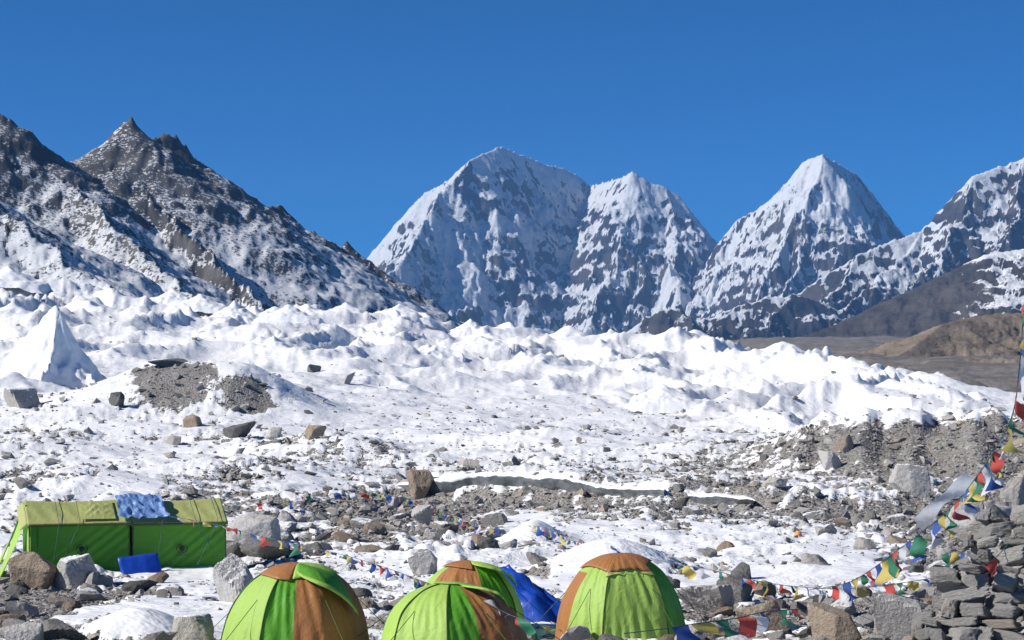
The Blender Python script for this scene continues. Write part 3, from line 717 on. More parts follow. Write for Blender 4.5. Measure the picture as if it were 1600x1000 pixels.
# hand-placed boulders: centre px, foot py, width px, height px, depth ratio, material, label
BOULDERS = [
    (52, 921, 78, 58, 1.0, M_TANROCK, 'brown split boulder in front of the left green mess tent', 11),
    (112, 921, 72, 54, 1.0, M_PALECAP, 'pale grey blocky boulder beside the brown split boulder at the mess tent', 12),
    (362, 942, 68, 74, 1.0, M_PALECAP, 'tall slanting pale boulder with snow between mess tent and dome tent', 13),
    (392, 856, 92, 52, 1.2, M_PALEROCK, 'long grey boulder close behind the right end of the mess tents', 14),
    (412, 872, 80, 30, 1.0, M_DARKROCK, 'low dark boulder at the corner of the mess tents', 15),
    (655, 782, 44, 44, 1.0, M_TANROCK, 'brown square boulder below the dark ice scarp', 16),
    (1424, 773, 62, 48, 1.1, M_PALECAP, 'large pale boulder with snow on top under the gravel bank', 17),
    (1408, 1010, 92, 84, 1.0, M_PALEROCK, 'large smooth pale boulder at the foot of the stone wall', 18),
    (1305, 1012, 80, 66, 1.0, M_TANROCK, 'rough tan boulder beside the large smooth pale boulder', 19),
    (1535, 838, 130, 52, 1.0, M_PALEROCK, 'long flat slab behind the top of the stone wall', 20),
    (1592, 800, 62, 56, 1.0, M_ROCK, 'rounded grey boulder above the long flat slab', 21),
    (1298, 731, 34, 26, 1.0, M_PALEROCK, 'pale boulder on snow at the foot of the gravel bank', 22),
    (1318, 706, 36, 26, 1.0, M_TANROCK, 'tan boulder halfway up the gravel bank', 23),
    (1105, 962, 96, 50, 1.2, M_PALEROCK, 'broad pale slab beside the right dome tent', 24),
    (1150, 946, 66, 38, 1.0, M_DARKROCK, 'dark flat rock standing behind the broad pale slab', 25),
    (1158, 906, 34, 26, 1.0, M_DARKROCK, 'dark pointed rock at the edge of the snow patch', 26),
    (1190, 986, 80, 42, 1.0, M_TANROCK, 'tan slab behind the flags near the right dome tent', 27),
    (1108, 1016, 110, 36, 1.0, M_ROCK, 'low grey rock under the flag string by the right dome tent', 28),
    (660, 897, 46, 38, 0.9, M_PALECAP, 'pointed pale rock behind the blue tarpaulins', 29),
    (800, 728, 32, 16, 1.0, M_ROCKCAP, 'snow-topped grey rock lying against the dark ice scarp', 30),
    (735, 732, 34, 18, 1.0, M_ROCKCAP, 'snow-topped rock inside the hollow of the ice scarp', 31),
    (660, 822, 36, 32, 0.9, M_PALEROCK, 'pale upright rock among the rubble behind the dome tents', 32),
    (545, 602, 20, 20, 1.0, M_ROCK, 'single rounded boulder alone on the clean glacier snow', 33),
    (490, 583, 22, 13, 1.0, M_DARKROCK, 'small dark boulder alone on glacier snow above the rounded one', 34),
    (492, 686, 36, 20, 1.0, M_TANROCK, 'tan block among the rocks above the mess tents', 35),
    (372, 682, 50, 24, 1.2, M_DARKROCK, 'dark broad boulder at the foot of the gravel mound', 36),
    (425, 686, 28, 18, 1.0, M_ROCK, 'grey boulder beside the tan block above the mess tents', 37),
    (300, 668, 30, 20, 1.0, M_TANROCK, 'tan rock at the lower edge of the gravel mound', 38),
    (268, 695, 32, 14, 1.0, M_ROCK, 'grey rock sunk in smooth snow above the mess tents', 39),
    (30, 764, 34, 18, 1.0, M_ROCK, 'grey rock in the snow behind the mess tent entrance', 40),
    (262, 574, 56, 12, 1.5, M_DARKROCK, 'dark flat rock on the crest of the gravel mound', 41),
    (180, 634, 26, 22, 1.2, M_DARKROCK, 'dark ledge at the end of the gravel mound', 42),
    (90, 1012, 84, 40, 1.0, M_ROCK, 'broad grey rock at the foot of the brown gravel heap', 43),
    (30, 1010, 70, 36, 1.0, M_PALEROCK, 'pale rock beside the broad grey rock below the gravel heap', 44),
    (300, 1006, 70, 44, 1.0, M_ROCKCAP, 'grey snow-covered rock beside the left dome tent', 45),
    (1500, 1012, 76, 56, 1.0, M_ROCK, 'square grey block at the bottom of the stone wall', 46),
    (1345, 945, 40, 22, 1.0, M_PALEROCK, 'pale angular stone below the red flag by the wall', 47),
    (30, 636, 60, 30, 1.5, M_ROCKCAP, 'dark ice-capped boulder at the foot of the great ice pinnacle', 48),
    (740, 1015, 60, 24, 1.0, M_PALEROCK, 'pale stone at the foot of the middle dome tent', 49),
    (905, 1010, 60, 34, 1.0, M_PALECAP, 'snowy pale stone at the foot of the right dome tent', 50),
    (530, 1012, 90, 30, 1.0, M_PALECAP, 'pale snowy stones in front of the left dome tent entrance', 51),
    (1210, 760, 40, 14, 1.0, M_ROCK, 'flat grey rock at the end of the ice scarp', 52),
    (490, 872, 34, 22, 1.0, M_DARKROCK, 'dark rock just behind the left dome tent', 53),
    (620, 795, 26, 18, 1.0, M_PALEROCK, 'pale stone beside the brown square boulder', 54),
]
taken = []
for px, py, w, h, dr, mat, lab, sd in BOULDERS:
    Y = Y_of(px, min(py, 1019)) if py < 1000 else Y_of(px, py)
    sc = Y / F
    p, f = rock_verts(sd, 5 if w > 60 else 4, (8 if 'smooth' in lab else 12), 1.0, 0.02 if 'smooth' in lab else 0.06, 34.0)
    p = p * np.array([w * sc / 2, w * sc / 2 * dr, h * sc * 0.66])
    me = mesh_np('boulder', p, f, False)
    o = obj('boulder', me, mat)
    x = (px - 800) / F * Y
    o.location = (x, Y + w * sc * 0.25, gz_at(x, Y) + h * sc * 0.34)
    tag(o, lab, 'boulder')
    taken.append((x, Y, w * sc / 2))

# loose pale blocks fallen from the stone wall
rb = np.random.RandomState(77)
BLK = [rock_verts(400 + i, 4, 9, 1.0, 0.07, 28.0, True) for i in range(8)]
for i in range(34):
    px = rb.uniform(1200, 1600); py = rb.uniform(845, 1012) if px > 1400 else rb.uniform(925, 1015)
    w = rb.uniform(18, 52) * (0.6 + 0.4 * (py - 845) / 160)
    Y = Y_of(px, py)
    if Y < 31 and px > 1500: continue
    sc = Y / F
    v, f = BLK[i % 8]
    key = 'block_shape_%d' % (i % 8)
    me = bpy.data.meshes.get(key)
    if me is None:
        me = mesh_np(key, v, f, False); me.materials.append(M_PALEROCK if i % 8 in (1, 2, 4, 5, 7) else M_ROCK)
    o = obj('rock', me)
    o.scale = (w * sc * 0.5, w * sc * rb.uniform(0.35, 0.5), w * sc * rb.uniform(0.2, 0.36))
    o.rotation_euler = (rb.uniform(-0.3, 0.3), rb.uniform(-0.35, 0.35), rb.uniform(0, 6.28))
    x = (px - 800) / F * Y
    o.location = (x, Y, gz_at(x, Y) + w * sc * 0.10)
    tag(o, '%s loose %s block tumbled in rubble %s the stone wall' % ('small' if w < 26 else 'large' if w > 38 else 'medium', 'pale' if i % 8 in (1, 2, 4, 5, 7) else 'grey', 'behind' if Y > 36 else 'at the foot of' if px > 1400 else 'away from'), 'rock', 'loose blocks by the stone wall')

# stones scattered over the moraine
def hull_stone(seed, n=10):
    r = np.random.RandomState(seed)
    pts = r.normal(size=(n, 3)); pts /= np.linalg.norm(pts, axis=1)[:, None]
    pts = pts * r.uniform(0.8, 1.0, (n, 1))
    bm = bmesh.new()
    for p in pts: bm.verts.new(p)
    res = bmesh.ops.convex_hull(bm, input=bm.verts)
    bmesh.ops.delete(bm, geom=[g for g in res['geom_interior'] if isinstance(g, bmesh.types.BMVert)], context='VERTS')
    bm.normal_update(); bm.verts.index_update()
    bmesh.ops.triangulate(bm, faces=bm.faces)
    v = np.array([x.co[:] for x in bm.verts]); f = np.array([[x.index for x in p.verts] for p in bm.faces])
    bm.free()
    return v, f
HULLS = [hull_stone(700 + i, 8 + i % 3) for i in range(24)]
ROCKV = [rock_verts(900 + i, 3, 12, 1.0, 0.09, 22.0) for i in range(14)]

TENT_SPOTS = [(462, 31, 1.35), (712, 30.5, 1.3), (735, 35, 1.0), (970, 34.5, 1.25), (110, 59.5, 2.6), (200, 60, 2.6), (290, 61, 2.6)]
rng = np.random.RandomState(42)
N = 350000
cpx = rng.uniform(-220, 1820, N)
u = rng.uniform(0, 1, N)
cy = 1.0 / np.sqrt((1 - u) / 17.0 ** 2 + u / 430.0 ** 2)
cy = 17.0 * (430.0 / 17.0) ** (u ** 1.0)
cx = (cpx - 800) / F * cy
cdeb = sample(DEB2, cx, cy)
ccr = ridge_px(cpx, cy)
okz = (cy < ccr * 1.05)
clus = fbm(cx / 1.6, cy / 2.4, 3, 777)
prob = sstep(0.30, 0.62, cdeb + 0.35 * clus) * np.interp(cy, [17, 30, 60, 120, 200, 430], [0.16, 0.32, 0.62, 0.70, 0.40, 0.10])
prob = np.maximum(prob, 0.006 + 0.08 * sstep(45, 70, cy) * (1 - sstep(190, 290, cy)) * sstep(-0.3, 0.3, clus))
keep = okz & (rng.uniform(0, 1, N) < prob)
cx, cy, cpx, cdeb = cx[keep], cy[keep], cpx[keep], cdeb[keep]
smin = np.maximum(0.055, 0.0011 * cy)
ss = smin * rng.uniform(0.001, 1, len(cx)) ** (-1 / 2.3)
ss = np.minimum(ss, np.interp(cy, [17, 40, 80, 200, 430], [0.42, 0.55, 0.8, 1.3, 1.8]))
for tp, tY, tr in TENT_SPOTS:
    tx = (tp - 800) / F * tY
    ss[np.hypot(cx - tx, cy - tY) < tr + ss * 0.6] = 0
for bx, by, br in taken:
    ss[np.hypot(cx - bx, cy - by - br * 0.5) < br * 0.7] = 0
good = ss > 0
cx, cy, cpx, cdeb, ss = cx[good], cy[good], cpx[good], cdeb[good], ss[good]
cz = sample(GZ2, cx, cy)
inview = (cpx > 0) & (cpx < 1600) & (cy > 28)
rank = np.where(inview, ss / cy, 0)
order = np.argsort(-rank)
NB = 235
big = order[:NB]; rest = order[NB:]
if len(rest) > 35000:
    rest = rest[:35000]
LANDMARKS = [
    (20, 58, 'the mess tent entrance porch'), (120, 60, 'the left mess tent'), (290, 61, 'the right mess tent'), (60, 53, 'the brown split boulder'),
    (362, 46, 'the tall slanting pale boulder'), (392, 66, 'the long grey boulder'), (461, 31, 'the vent-hooded dome tent'), (712, 30, 'the lime dome tent with brown entrance'),
    (733, 35.5, 'the brown-topped dome tent'), (800, 38, 'the large blue tarpaulin'), (970, 34.5, 'the brown-capped dome tent'), (1530, 30, 'the stone wall'),
    (965, 54, 'the smooth snow hump'), (825, 74, 'the small snow hump'), (1247, 62, 'the orange cloth scrap'), (655, 108, 'the brown square boulder'),
    (690, 118, 'the hollow of the ice scarp'), (850, 116, 'the middle of the ice scarp'), (1010, 108, 'the break in the ice scarp'), (1160, 101, 'the low end of the ice scarp'),
    (1424, 112, 'the large snow-topped pale boulder'), (1318, 135, 'the tan boulder on the gravel bank'), (1500, 140, 'the crest of the gravel bank'), (1230, 140, 'the tapering end of the gravel bank'),
    (285, 205, 'the gravel mound'), (90, 240, 'the great ice pinnacle'), (492, 165, 'the tan block'), (545, 235, 'the single rounded boulder'), (900, 190, 'the flat snowfield'),
    (60, 40, 'the brown gravel heap'), (235, 33, 'the clean snow patch'), (1105, 37, 'the broad pale slab'), (1305, 32, 'the rough tan boulder'), (1408, 31, 'the large smooth pale boulder'),
    (1255, 52, 'the wide snow patch'), (560, 80, 'the far prayer flag string'), (450, 97, 'the snow drift behind the mess tents'), (120, 112, 'the snowfield behind the mess tents'),
    (370, 150, 'the dark broad boulder'), (1050, 70, 'the rubble streak'), (1330, 80, 'the rubble flat'), (620, 44, 'the small dark blue bundle'),
]
LM = np.array([((a - 800) / F * y, y) for a, y, _ in LANDMARKS])
def landmark(x, y):
    d = np.hypot(LM[:, 0] - x, (LM[:, 1] - y) * 0.6)
    k = int(np.argmin(d))
    dy = y - LM[k, 1]
    rel = 'just behind' if dy > 2.5 else 'just in front of' if dy < -2.5 else 'beside'
    return rel, LANDMARKS[k][2]
for bi, i in enumerate(big):
    v, f = ROCKV[bi % len(ROCKV)]
    nm = 'rock_shape_%d' % (bi % len(ROCKV))
    kind = bi % 7
    mat, word = ((M_ROCK, 'grey'), (M_PALEROCK, 'pale'), (M_ROCK, 'grey'), (M_DARKROCK, 'dark'), (M_ROCKCAP, 'snow-dusted grey'), (M_TANROCK, 'tan'), (M_PALECAP, 'snow-dusted pale'))[kind]
    key = nm + mat.name
    me = bpy.data.meshes.get(key)
    if me is None:
        me = mesh_np(key, v, f, False); me.materials.append(mat)
    o = obj('rock', me)
    s = ss[i]
    o.scale = (s * rng.uniform(0.5, 0.75), s * rng.uniform(0.45, 0.7), s * rng.uniform(0.3, 0.48))
    o.rotation_euler = (rng.uniform(-0.35, 0.35), rng.uniform(-0.35, 0.35), rng.uniform(0, 6.28))
    o.location = (cx[i], cy[i], cz[i] + s * 0.12)
    rel, lm = landmark(cx[i], cy[i])
    size = 'small' if s < 0.35 else 'large' if s > 0.75 else 'medium'
    tag(o, '%s %s angular rock %s %s' % (size, word, rel, lm), 'rock', 'rocks scattered over the moraine')

def scatter(name, idx, label_kind='stuff'):
    V, Fc, T = [], [], []
    off = 0
    for j in idx:
        v, f = HULLS[rng.randint(len(HULLS))]
        s = ss[j]
        p = v * np.array([s * rng.uniform(0.42, 0.7), s * rng.uniform(0.4, 0.62), s * rng.uniform(0.26, 0.45)])
        p = rot_z(p, rng.uniform(0, 6.28))
        tl = rng.uniform(-0.4, 0.4)
        c, q = math.cos(tl), math.sin(tl)
        p = np.stack([p[:, 0] * c - p[:, 2] * q, p[:, 1], p[:, 0] * q + p[:, 2] * c], 1)
        p = p + np.array([cx[j], cy[j], cz[j] + s * 0.10])
        V.append(p); Fc.append(f + off); T.append(np.full(len(p), rng.uniform(0, 1))); off += len(p)
    me = mesh_np(name, np.concatenate(V), np.concatenate(Fc), smooth=False)
    attr(me, 'tint', np.concatenate(T))
    return tag(obj(name, me, M_RUBBLE), kind='stuff')
rub = scatter('rubble', rest)


# ------------------------------------------------------------------ the dark ice scarp across the moraine
def make_scarp(t0, t1, heights, seed):
    n = 160; seg = 10
    tt = np.linspace(t0, t1, n)
    ii = np.minimum(tt.astype(int), len(SCARP) - 2); w = tt - ii
    SP = np.array(SCARP)
    X = SP[ii, 0] * (1 - w) + SP[ii + 1, 0] * w
    Yy = SP[ii, 1] * (1 - w) + SP[ii + 1, 1] * w + 0.5 * fbm(X / 3.0, X * 0 + seed, 3, seed)
    lip = np.mean([sample(GZ2, X + dx, Yy + dy) for dx in (-1.2, 0, 1.2) for dy in (1.2, 2.0, 2.8)], 0) + 0.10 + 0.10 * fbm(X / 1.6, X * 0, 2, seed + 3)
    hgt = np.interp(tt, [t0, t0 + 0.12 * (t1 - t0), t0 + 0.4 * (t1 - t0), t1], heights)
    V = np.zeros((n, seg + 2, 3))
    V[:, 0] = np.stack([X, Yy + 3.0, np.mean([sample(GZ2, X, Yy + 3.0), lip], 0) - 0.15], 1)
    V[:, 1] = np.stack([X, Yy + 0.8, lip + 0.02], 1)
    for s in range(seg):
        q = s / (seg - 1)
        a = noise(X / 1.4, X * 0 + q * 1.3, seed + 7)
        V[:, s + 2] = np.stack([X, Yy + 0.95 * math.sin(q * 1.5) ** 1.3 + 0.22 * a * math.sin(q * math.pi) , lip - 0.04 - q * hgt], 1)
    V = V.reshape(-1, 3)
    me = mesh_np('ice_scarp', V, grid_faces(n, seg + 2))
    up = np.zeros((n, seg + 2)); up[:, :2] = 1; up[:, 2] = 0.75; up[:, 3] = 0.35
    attr(me, 'lip', up)
    o = obj('ice_scarp', me, M_SCARP)
    tag(o, kind='structure')
t = NT('dark glacier ice with snow lip')
v = t.coord((0.6, 0.6, 1.4))
n1 = t.noise(v, 1.6, 5, 0.6)
f = t.math('ADD', t.attr('lip'), t.math('MULTIPLY', t.math('SUBTRACT', t.noise(t.coord(), 1.3, 4), 0.5), 0.8))
t.done(t.mix(t.range(f, 0.45, 0.55), t.mix(t.range(n1, 0.35, 0.65), (0.10, 0.112, 0.118), (0.22, 0.238, 0.245)), SNOW), 0.5, t.bump(n1, 0.5, 0.15), 0.35)
M_SCARP = t.m
make_scarp(0.55, 7.7, [0.8, 2.8, 2.2, 1.0], 3)
make_scarp(8.5, 10.3, [0.4, 1.3, 1.3, 0.3], 9)
# ------------------------------------------------------------------ camp materials
def mat_fabric(name, col, trans=0.30, rough=0.55, wr=0.5, scale=3.0, sheen=0.3, pale_mix=0.18):
    t = NT(name)
    v = t.coord()
    n1 = t.noise(v, scale, 4, 0.6, 0.6)
    n2 = t.noise(t.coord((1, 1, 0.35), (0.3, 0.5, 0.2)), scale * 3, 3, 0.6)
    pale = tuple(min(1, c * 0.8 + 0.12) for c in col)
    c = t.mix(t.range(n1, 0.35, 0.75, 0, pale_mix), col, pale)
    c = t.mix(t.range(t.noise(v, 1.3, 5, 0.7), 0.52, 0.8, 0, 0.25), c, tuple(q * 0.55 + 0.02 for q in col))
    nrm = t.bump(t.math('ADD', n1, t.math('MULTIPLY', n2, 0.4)), wr, 0.06)
    t.done(c, rough, nrm, sheen)
    tr = t.n('ShaderNodeBsdfTranslucent')
    t.set(tr.inputs[0], c)
    mx = t.n('ShaderNodeMixShader')
    mx.inputs[0].default_value = trans
    t.t.links.new(t.b.outputs[0], mx.inputs[1]); t.t.links.new(tr.outputs[0], mx.inputs[2])
    t.t.links.new(mx.outputs[0], t.out.inputs['Surface'])
    return t.m

M_GREEN = mat_fabric('lime tent nylon', (0.47, 0.70, 0.15), 0.34)
M_WALL = mat_fabric('green tent wall nylon', (0.12, 0.40, 0.03), 0.25)
M_ROOF = mat_fabric('sun-bleached khaki nylon', (0.45, 0.48, 0.17), 0.15)
M_BROWN2 = mat_fabric('rust brown nylon', (0.36, 0.155, 0.05), 0.08)
M_SLEEVE = mat_fabric('dark olive pole sleeve', (0.07, 0.11, 0.02), 0.0)
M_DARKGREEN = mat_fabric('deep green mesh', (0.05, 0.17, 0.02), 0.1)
M_BLUE = mat_fabric('blue tarpaulin', (0.012, 0.07, 0.46), 0.12, 0.3, 0.35, 2.5, 0.6, 0.04)
M_PALEBLUE = mat_fabric('pale blue tarpaulin with painted highlights', (0.16, 0.30, 0.62), 0.15, 0.35, 0.9, 5.0, 0.6, 0.8)  # pale mottling paints the white highlights of the glossy sheet into its colour
M_BLACK = mat_fabric('black print', (0.01, 0.012, 0.01), 0.0)
M_CORD = mat_fabric('thin blue grey cord', (0.06, 0.09, 0.12), 0.0)
M_WOOD = mat_fabric('weathered pole wood', (0.20, 0.15, 0.10), 0.0, 0.8)
M_TEAL = mat_fabric('teal cloth', (0.05, 0.30, 0.20), 0.3)
M_ORANGE = mat_fabric('faded orange cloth', (0.70, 0.33, 0.12), 0.2)
FLAGC = {
    'blue': mat_fabric('blue flag cloth', (0.05, 0.11, 0.38), 0.35),
    'white': mat_fabric('white flag cloth', (0.72, 0.72, 0.74), 0.4),
    'red': mat_fabric('red flag cloth', (0.58, 0.09, 0.07), 0.35),
    'green': mat_fabric('green flag cloth', (0.04, 0.21, 0.12), 0.35),
    'yellow': mat_fabric('yellow flag cloth', (0.60, 0.48, 0.12), 0.35),
}

def patch(fn, nu, nv):
    """surface fn(u, v) arrays -> points, on a grid"""
    u, v = np.meshgrid(np.linspace(0, 1, nu), np.linspace(0, 1, nv))
    p = fn(u.ravel(), v.ravel())
    return np.stack(p, 1), grid_faces(nv, nu)

def tube(pts, r, n=6):
    """tube along a polyline"""
    pts = [Vector(p) for p in pts]
    V = []
    for i, p in enumerate(pts):
        d = (pts[min(i + 1, len(pts) - 1)] - pts[max(i - 1, 0)]).normalized()
        a = d.orthogonal().normalized() if abs(d.z) > 0.95 else d.cross(Vector((0, 0, 1))).normalized()
        b = d.cross(a)
        for k in range(n):
            an = 2 * math.pi * k / n
            V.append(p + (a * math.cos(an) + b * math.sin(an)) * r)
    fs = []
    for i in range(len(pts) - 1):
        for k in range(n):
            fs.append((i * n + k, i * n + (k + 1) % n, (i + 1) * n + (k + 1) % n, (i + 1) * n + k))
    return np.array([v[:] for v in V]), np.array(fs)

def part(name, vf, mat, parent, solid=0.0):
    o = obj(name, mesh_np(name, vf[0], vf[1]), mat, parent)
    if solid:
        m = o.modifiers.new('cloth thickness', 'SOLIDIFY'); m.thickness = solid; m.offset = 0
    return o

# ------------------------------------------------------------------ dome tents
def dome(label, px, Y, R, H, rz, poles, panels, caps, hoods, seed, sleeves=(), sinkz=0.05, lean=(0, 0)):
    """poles: base bearings (deg, 0 = towards the camera, + = right) where the fabric is held out;
       panels: (a0, a1, t0, t1, material, name); caps and hoods stand a little proud"""
    c = on_ground(px, Y)
    root = empty('dome_tent', (c.x, c.y, c.z - sinkz), math.radians(rz))
    tag(root, label, 'tent', 'green dome tents')
    ps = sorted(poles)
    pa = np.array([p - 360 for p in ps] + ps + [p + 360 for p in ps], dtype=float)
    def surf(a, t, off=0.0):
        a = np.asarray(a, float); t = np.asarray(t, float)
        i = np.clip(np.searchsorted(pa, a, side='right') - 1, 0, len(pa) - 2)
        wdt = pa[i + 1] - pa[i]
        u = (a - pa[i]) / wdt
        half = np.radians(wdt / 2)
        chord = np.cos(half) / np.cos(np.radians(wdt) * (u - 0.5))       # straight cloth between poles
        k = 0.9
        sag = 1 - k * (1 - np.maximum(chord, 0.55))
        z = np.sin(t * math.pi / 2) ** 0.95
        r = np.cos(t * math.pi / 2) ** 0.90
        r = r * (1 - (1 - sag) * np.sin(np.clip(t * 1.05 + 0.08, 0, 1) * math.pi) ** 0.6)
        base = np.clip(1 - t / 0.45, 0, 1) ** 1.5
        wr = 0.026 * base * np.sin(a * 0.55 + 3 * np.sin(a * 0.07 + seed)) + (0.030 * noise(a / 6 + seed + t * 3, t * 2.2, seed) + 0.010 * ridged(a / 9 - t * 4, t * 1.5 + seed, 2, seed + 3)) * np.sin(np.clip(t, 0, 1) * math.pi)
        rr = R * r + wr + off
        ar = np.radians(a)
        zz = H * z + off * np.sin(t * math.pi / 2)
        return (rr * np.sin(ar) + lean[0] * z ** 1.5, -rr * np.cos(ar) + lean[1] * z ** 1.5, zz)
    for a0, a1, t0, t1, mat, nm in panels:
        part(nm, patch(lambda u, v: surf(a0 + (a1 - a0) * u, t0 + (t1 - t0) * v), 28, 30), mat, root)
    for a0, a1, t0, t1, mat, nm in caps:
        part(nm, patch(lambda u, v: surf(a0 + (a1 - a0) * u, (t0 + 0.05 * np.sin(u * math.pi)) * (1 - v) + t1 * v, 0.022), 28, 12), mat, root, 0.006)
    for a0, a1, tl0, tl1, th, th1, mat, nm in hoods:
        h = part(nm, patch(lambda u, v: surf(a0 + (a1 - a0) * u, (tl0 + (tl1 - tl0) * u ** 0.75) * (1 - v) + (th + (th1 - th) * u) * v, 0.03 + 0.13 * np.sin(u * math.pi * 0.9) * (1 - v)), 20, 16), mat, root, 0.006)
        e = patch(lambda u, v: surf(a0 + (a1 - a0) * u, (tl0 + (tl1 - tl0) * u ** 0.75) + 0.04 * v - 0.02, 0.05 + 0.13 * np.sin(u * math.pi * 0.9)), 20, 2)
        part('hood_trim', e, M_GREEN, h, 0.012)
    for a in sleeves:
        if True:
            t = np.linspace(0.0, 0.9, 26)
            x, y, z = surf(np.full(26, a + 0.01), t, 0.006)
            part('pole_sleeve', tube(np.stack([x, y, z], 1), 0.012, 6), M_SLEEVE, root)
    for a in (-110, -40, 35, 95):
        x, y, z = surf(np.array([a, a]), np.array([0.45, 0.45]), 0.01)
        ar = math.radians(a)
        end = (math.sin(ar) * (R + 0.75), -math.cos(ar) * (R + 0.75), 0.02)
        part('guy_line', tube([(x[0], y[0], z[0]), end], 0.006, 5), M_SLEEVE, root)
    # hem along the ground
    aa = np.linspace(-180, 180, 90)
    x, y, z = surf(aa, np.full(90, 0.01), 0.01)
    part('hem', tube(np.stack([x, y, z], 1), 0.02, 5), M_SLEEVE, root)
    return root

G, B = M_GREEN, M_BROWN2
dome('lime and brown dome tent with arched vent hood beside the mess tents', 461, 31.0, 1.22, 1.54, 0,
     [-130, -76, -22, 30, 100, 160],
     [(-180, -76, 0, 1, G, 'panel'), (-76, -22, 0, 1, G, 'panel'), (-22, 4, 0, 1, M_WALL, 'panel'), (4, 52, 0, 1, B, 'door_panel'), (52, 100, 0, 1, B, 'panel'), (100, 180, 0, 1, G, 'panel')],
     [(-150, -2, 0.64, 1, B, 'cap'), (-2, 110, 0.66, 1, G, 'cap')],
     [(4, 78, 0.74, 0.30, 0.97, 0.70, M_WALL, 'vent_hood')], 3, (-76, -22), lean=(0.06, 0.05))
dome('lime dome tent with brown entrance in front of the blue tarpaulins', 712, 30.2, 1.19, 1.12, 0,
     [-130, -95, -52, -4, 50, 105, 160],
     [(-180, -90, 0, 1, G, 'panel'), (-90, -52, 0, 1, G, 'panel'), (-52, -4, 0, 1, G, 'panel'), (-4, 24, 0, 1, M_WALL, 'panel'), (24, 62, 0, 1, B, 'door_panel'), (62, 105, 0, 1, B, 'panel'), (105, 180, 0, 1, G, 'panel')],
     [(-120, 60, 0.86, 1, G, 'cap')], [(26, 66, 0.80, 0.45, 0.95, 0.75, M_WALL, 'vent_hood')], 7, (-52, -4), lean=(-0.08, 0.05))
dome('dome tent with wrinkled brown top right behind the middle lime tent', 733, 35.4, 1.06, 1.45, 0,
     [-140, -95, -60, -25, 18, 60, 100, 150],
     [(-180, -60, 0, 1, G, 'panel'), (-60, -25, 0, 1, B, 'panel'), (-25, 18, 0, 1, B, 'panel'), (18, 60, 0, 1, M_WALL, 'panel'), (60, 100, 0, 1, G, 'panel'), (100, 180, 0, 1, G, 'panel')],
     [(-100, 10, 0.72, 1, B, 'cap')],
     [(10, 80, 0.82, 0.45, 0.97, 0.78, G, 'vent_hood')], 9, (60,))
dome('lime dome tent with brown cap and brown left side near the stone wall', 970, 34.2, 1.18, 1.66, 0,
     [-140, -96, -56, -19, 43, 92, 140],
     [(-180, -96, 0, 1, G, 'panel'), (-96, -56, 0, 0.60, B, 'panel'), (-96, -56, 0.60, 1, G, 'panel'), (-56, -19, 0, 1, G, 'panel'), (-19, 43, 0, 1, G, 'door_panel'), (43, 92, 0, 1, M_WALL, 'panel'), (92, 180, 0, 1, G, 'panel')],
     [(-95, -22, 0.62, 1, B, 'cap'), (-22, 46, 0.60, 1, B, 'cap'), (46, 120, 0.68, 1, B, 'cap'), (-24, 48, 0.565, 0.615, M_ROOF, 'cap_trim')], [], 13, (-19, 43))

# ------------------------------------------------------------------ mess tents
YAW = math.radians(19)
def emblem(parent, u, h, d0):
    """round black bird mark with a line of lettering under it"""
    V, Fs = [], []
    def add(pts):
        o = len(V)
        V.extend((x, d0, z) for x, z in pts)
        Fs.append(list(range(o, o + len(pts))))
    n = 20
    ring = lambda r, k: (u + r * 1.15 * math.cos(k * 2 * math.pi / n), h + r * math.sin(k * 2 * math.pi / n))
    for k in range(n):
        if k in (3, 4, 11):
            continue
        add([ring(0.155, k), ring(0.155, k + 1), ring(0.135, k + 1), ring(0.135, k)])
    blob = [(-0.09, 0.02), (-0.06, 0.09), (0.0, 0.10), (0.07, 0.07), (0.10, 0.0), (0.05, 0.0), (0.08, -0.06), (0.02, -0.05), (0.02, -0.10), (-0.05, -0.08), (-0.07, -0.03)]
    add([(u + x, h + z) for x, z in blob])
    for k in range(9):
        x = u - 0.20 + k * 0.045
        add([(x, h - 0.21), (x + 0.030, h - 0.21), (x + 0.030, h - 0.185), (x, h - 0.185)])
    me = bpy.data.meshes.new('emblem'); me.from_pydata(V, [], Fs); me.update()
    obj('emblem', me, M_BLACK, parent)

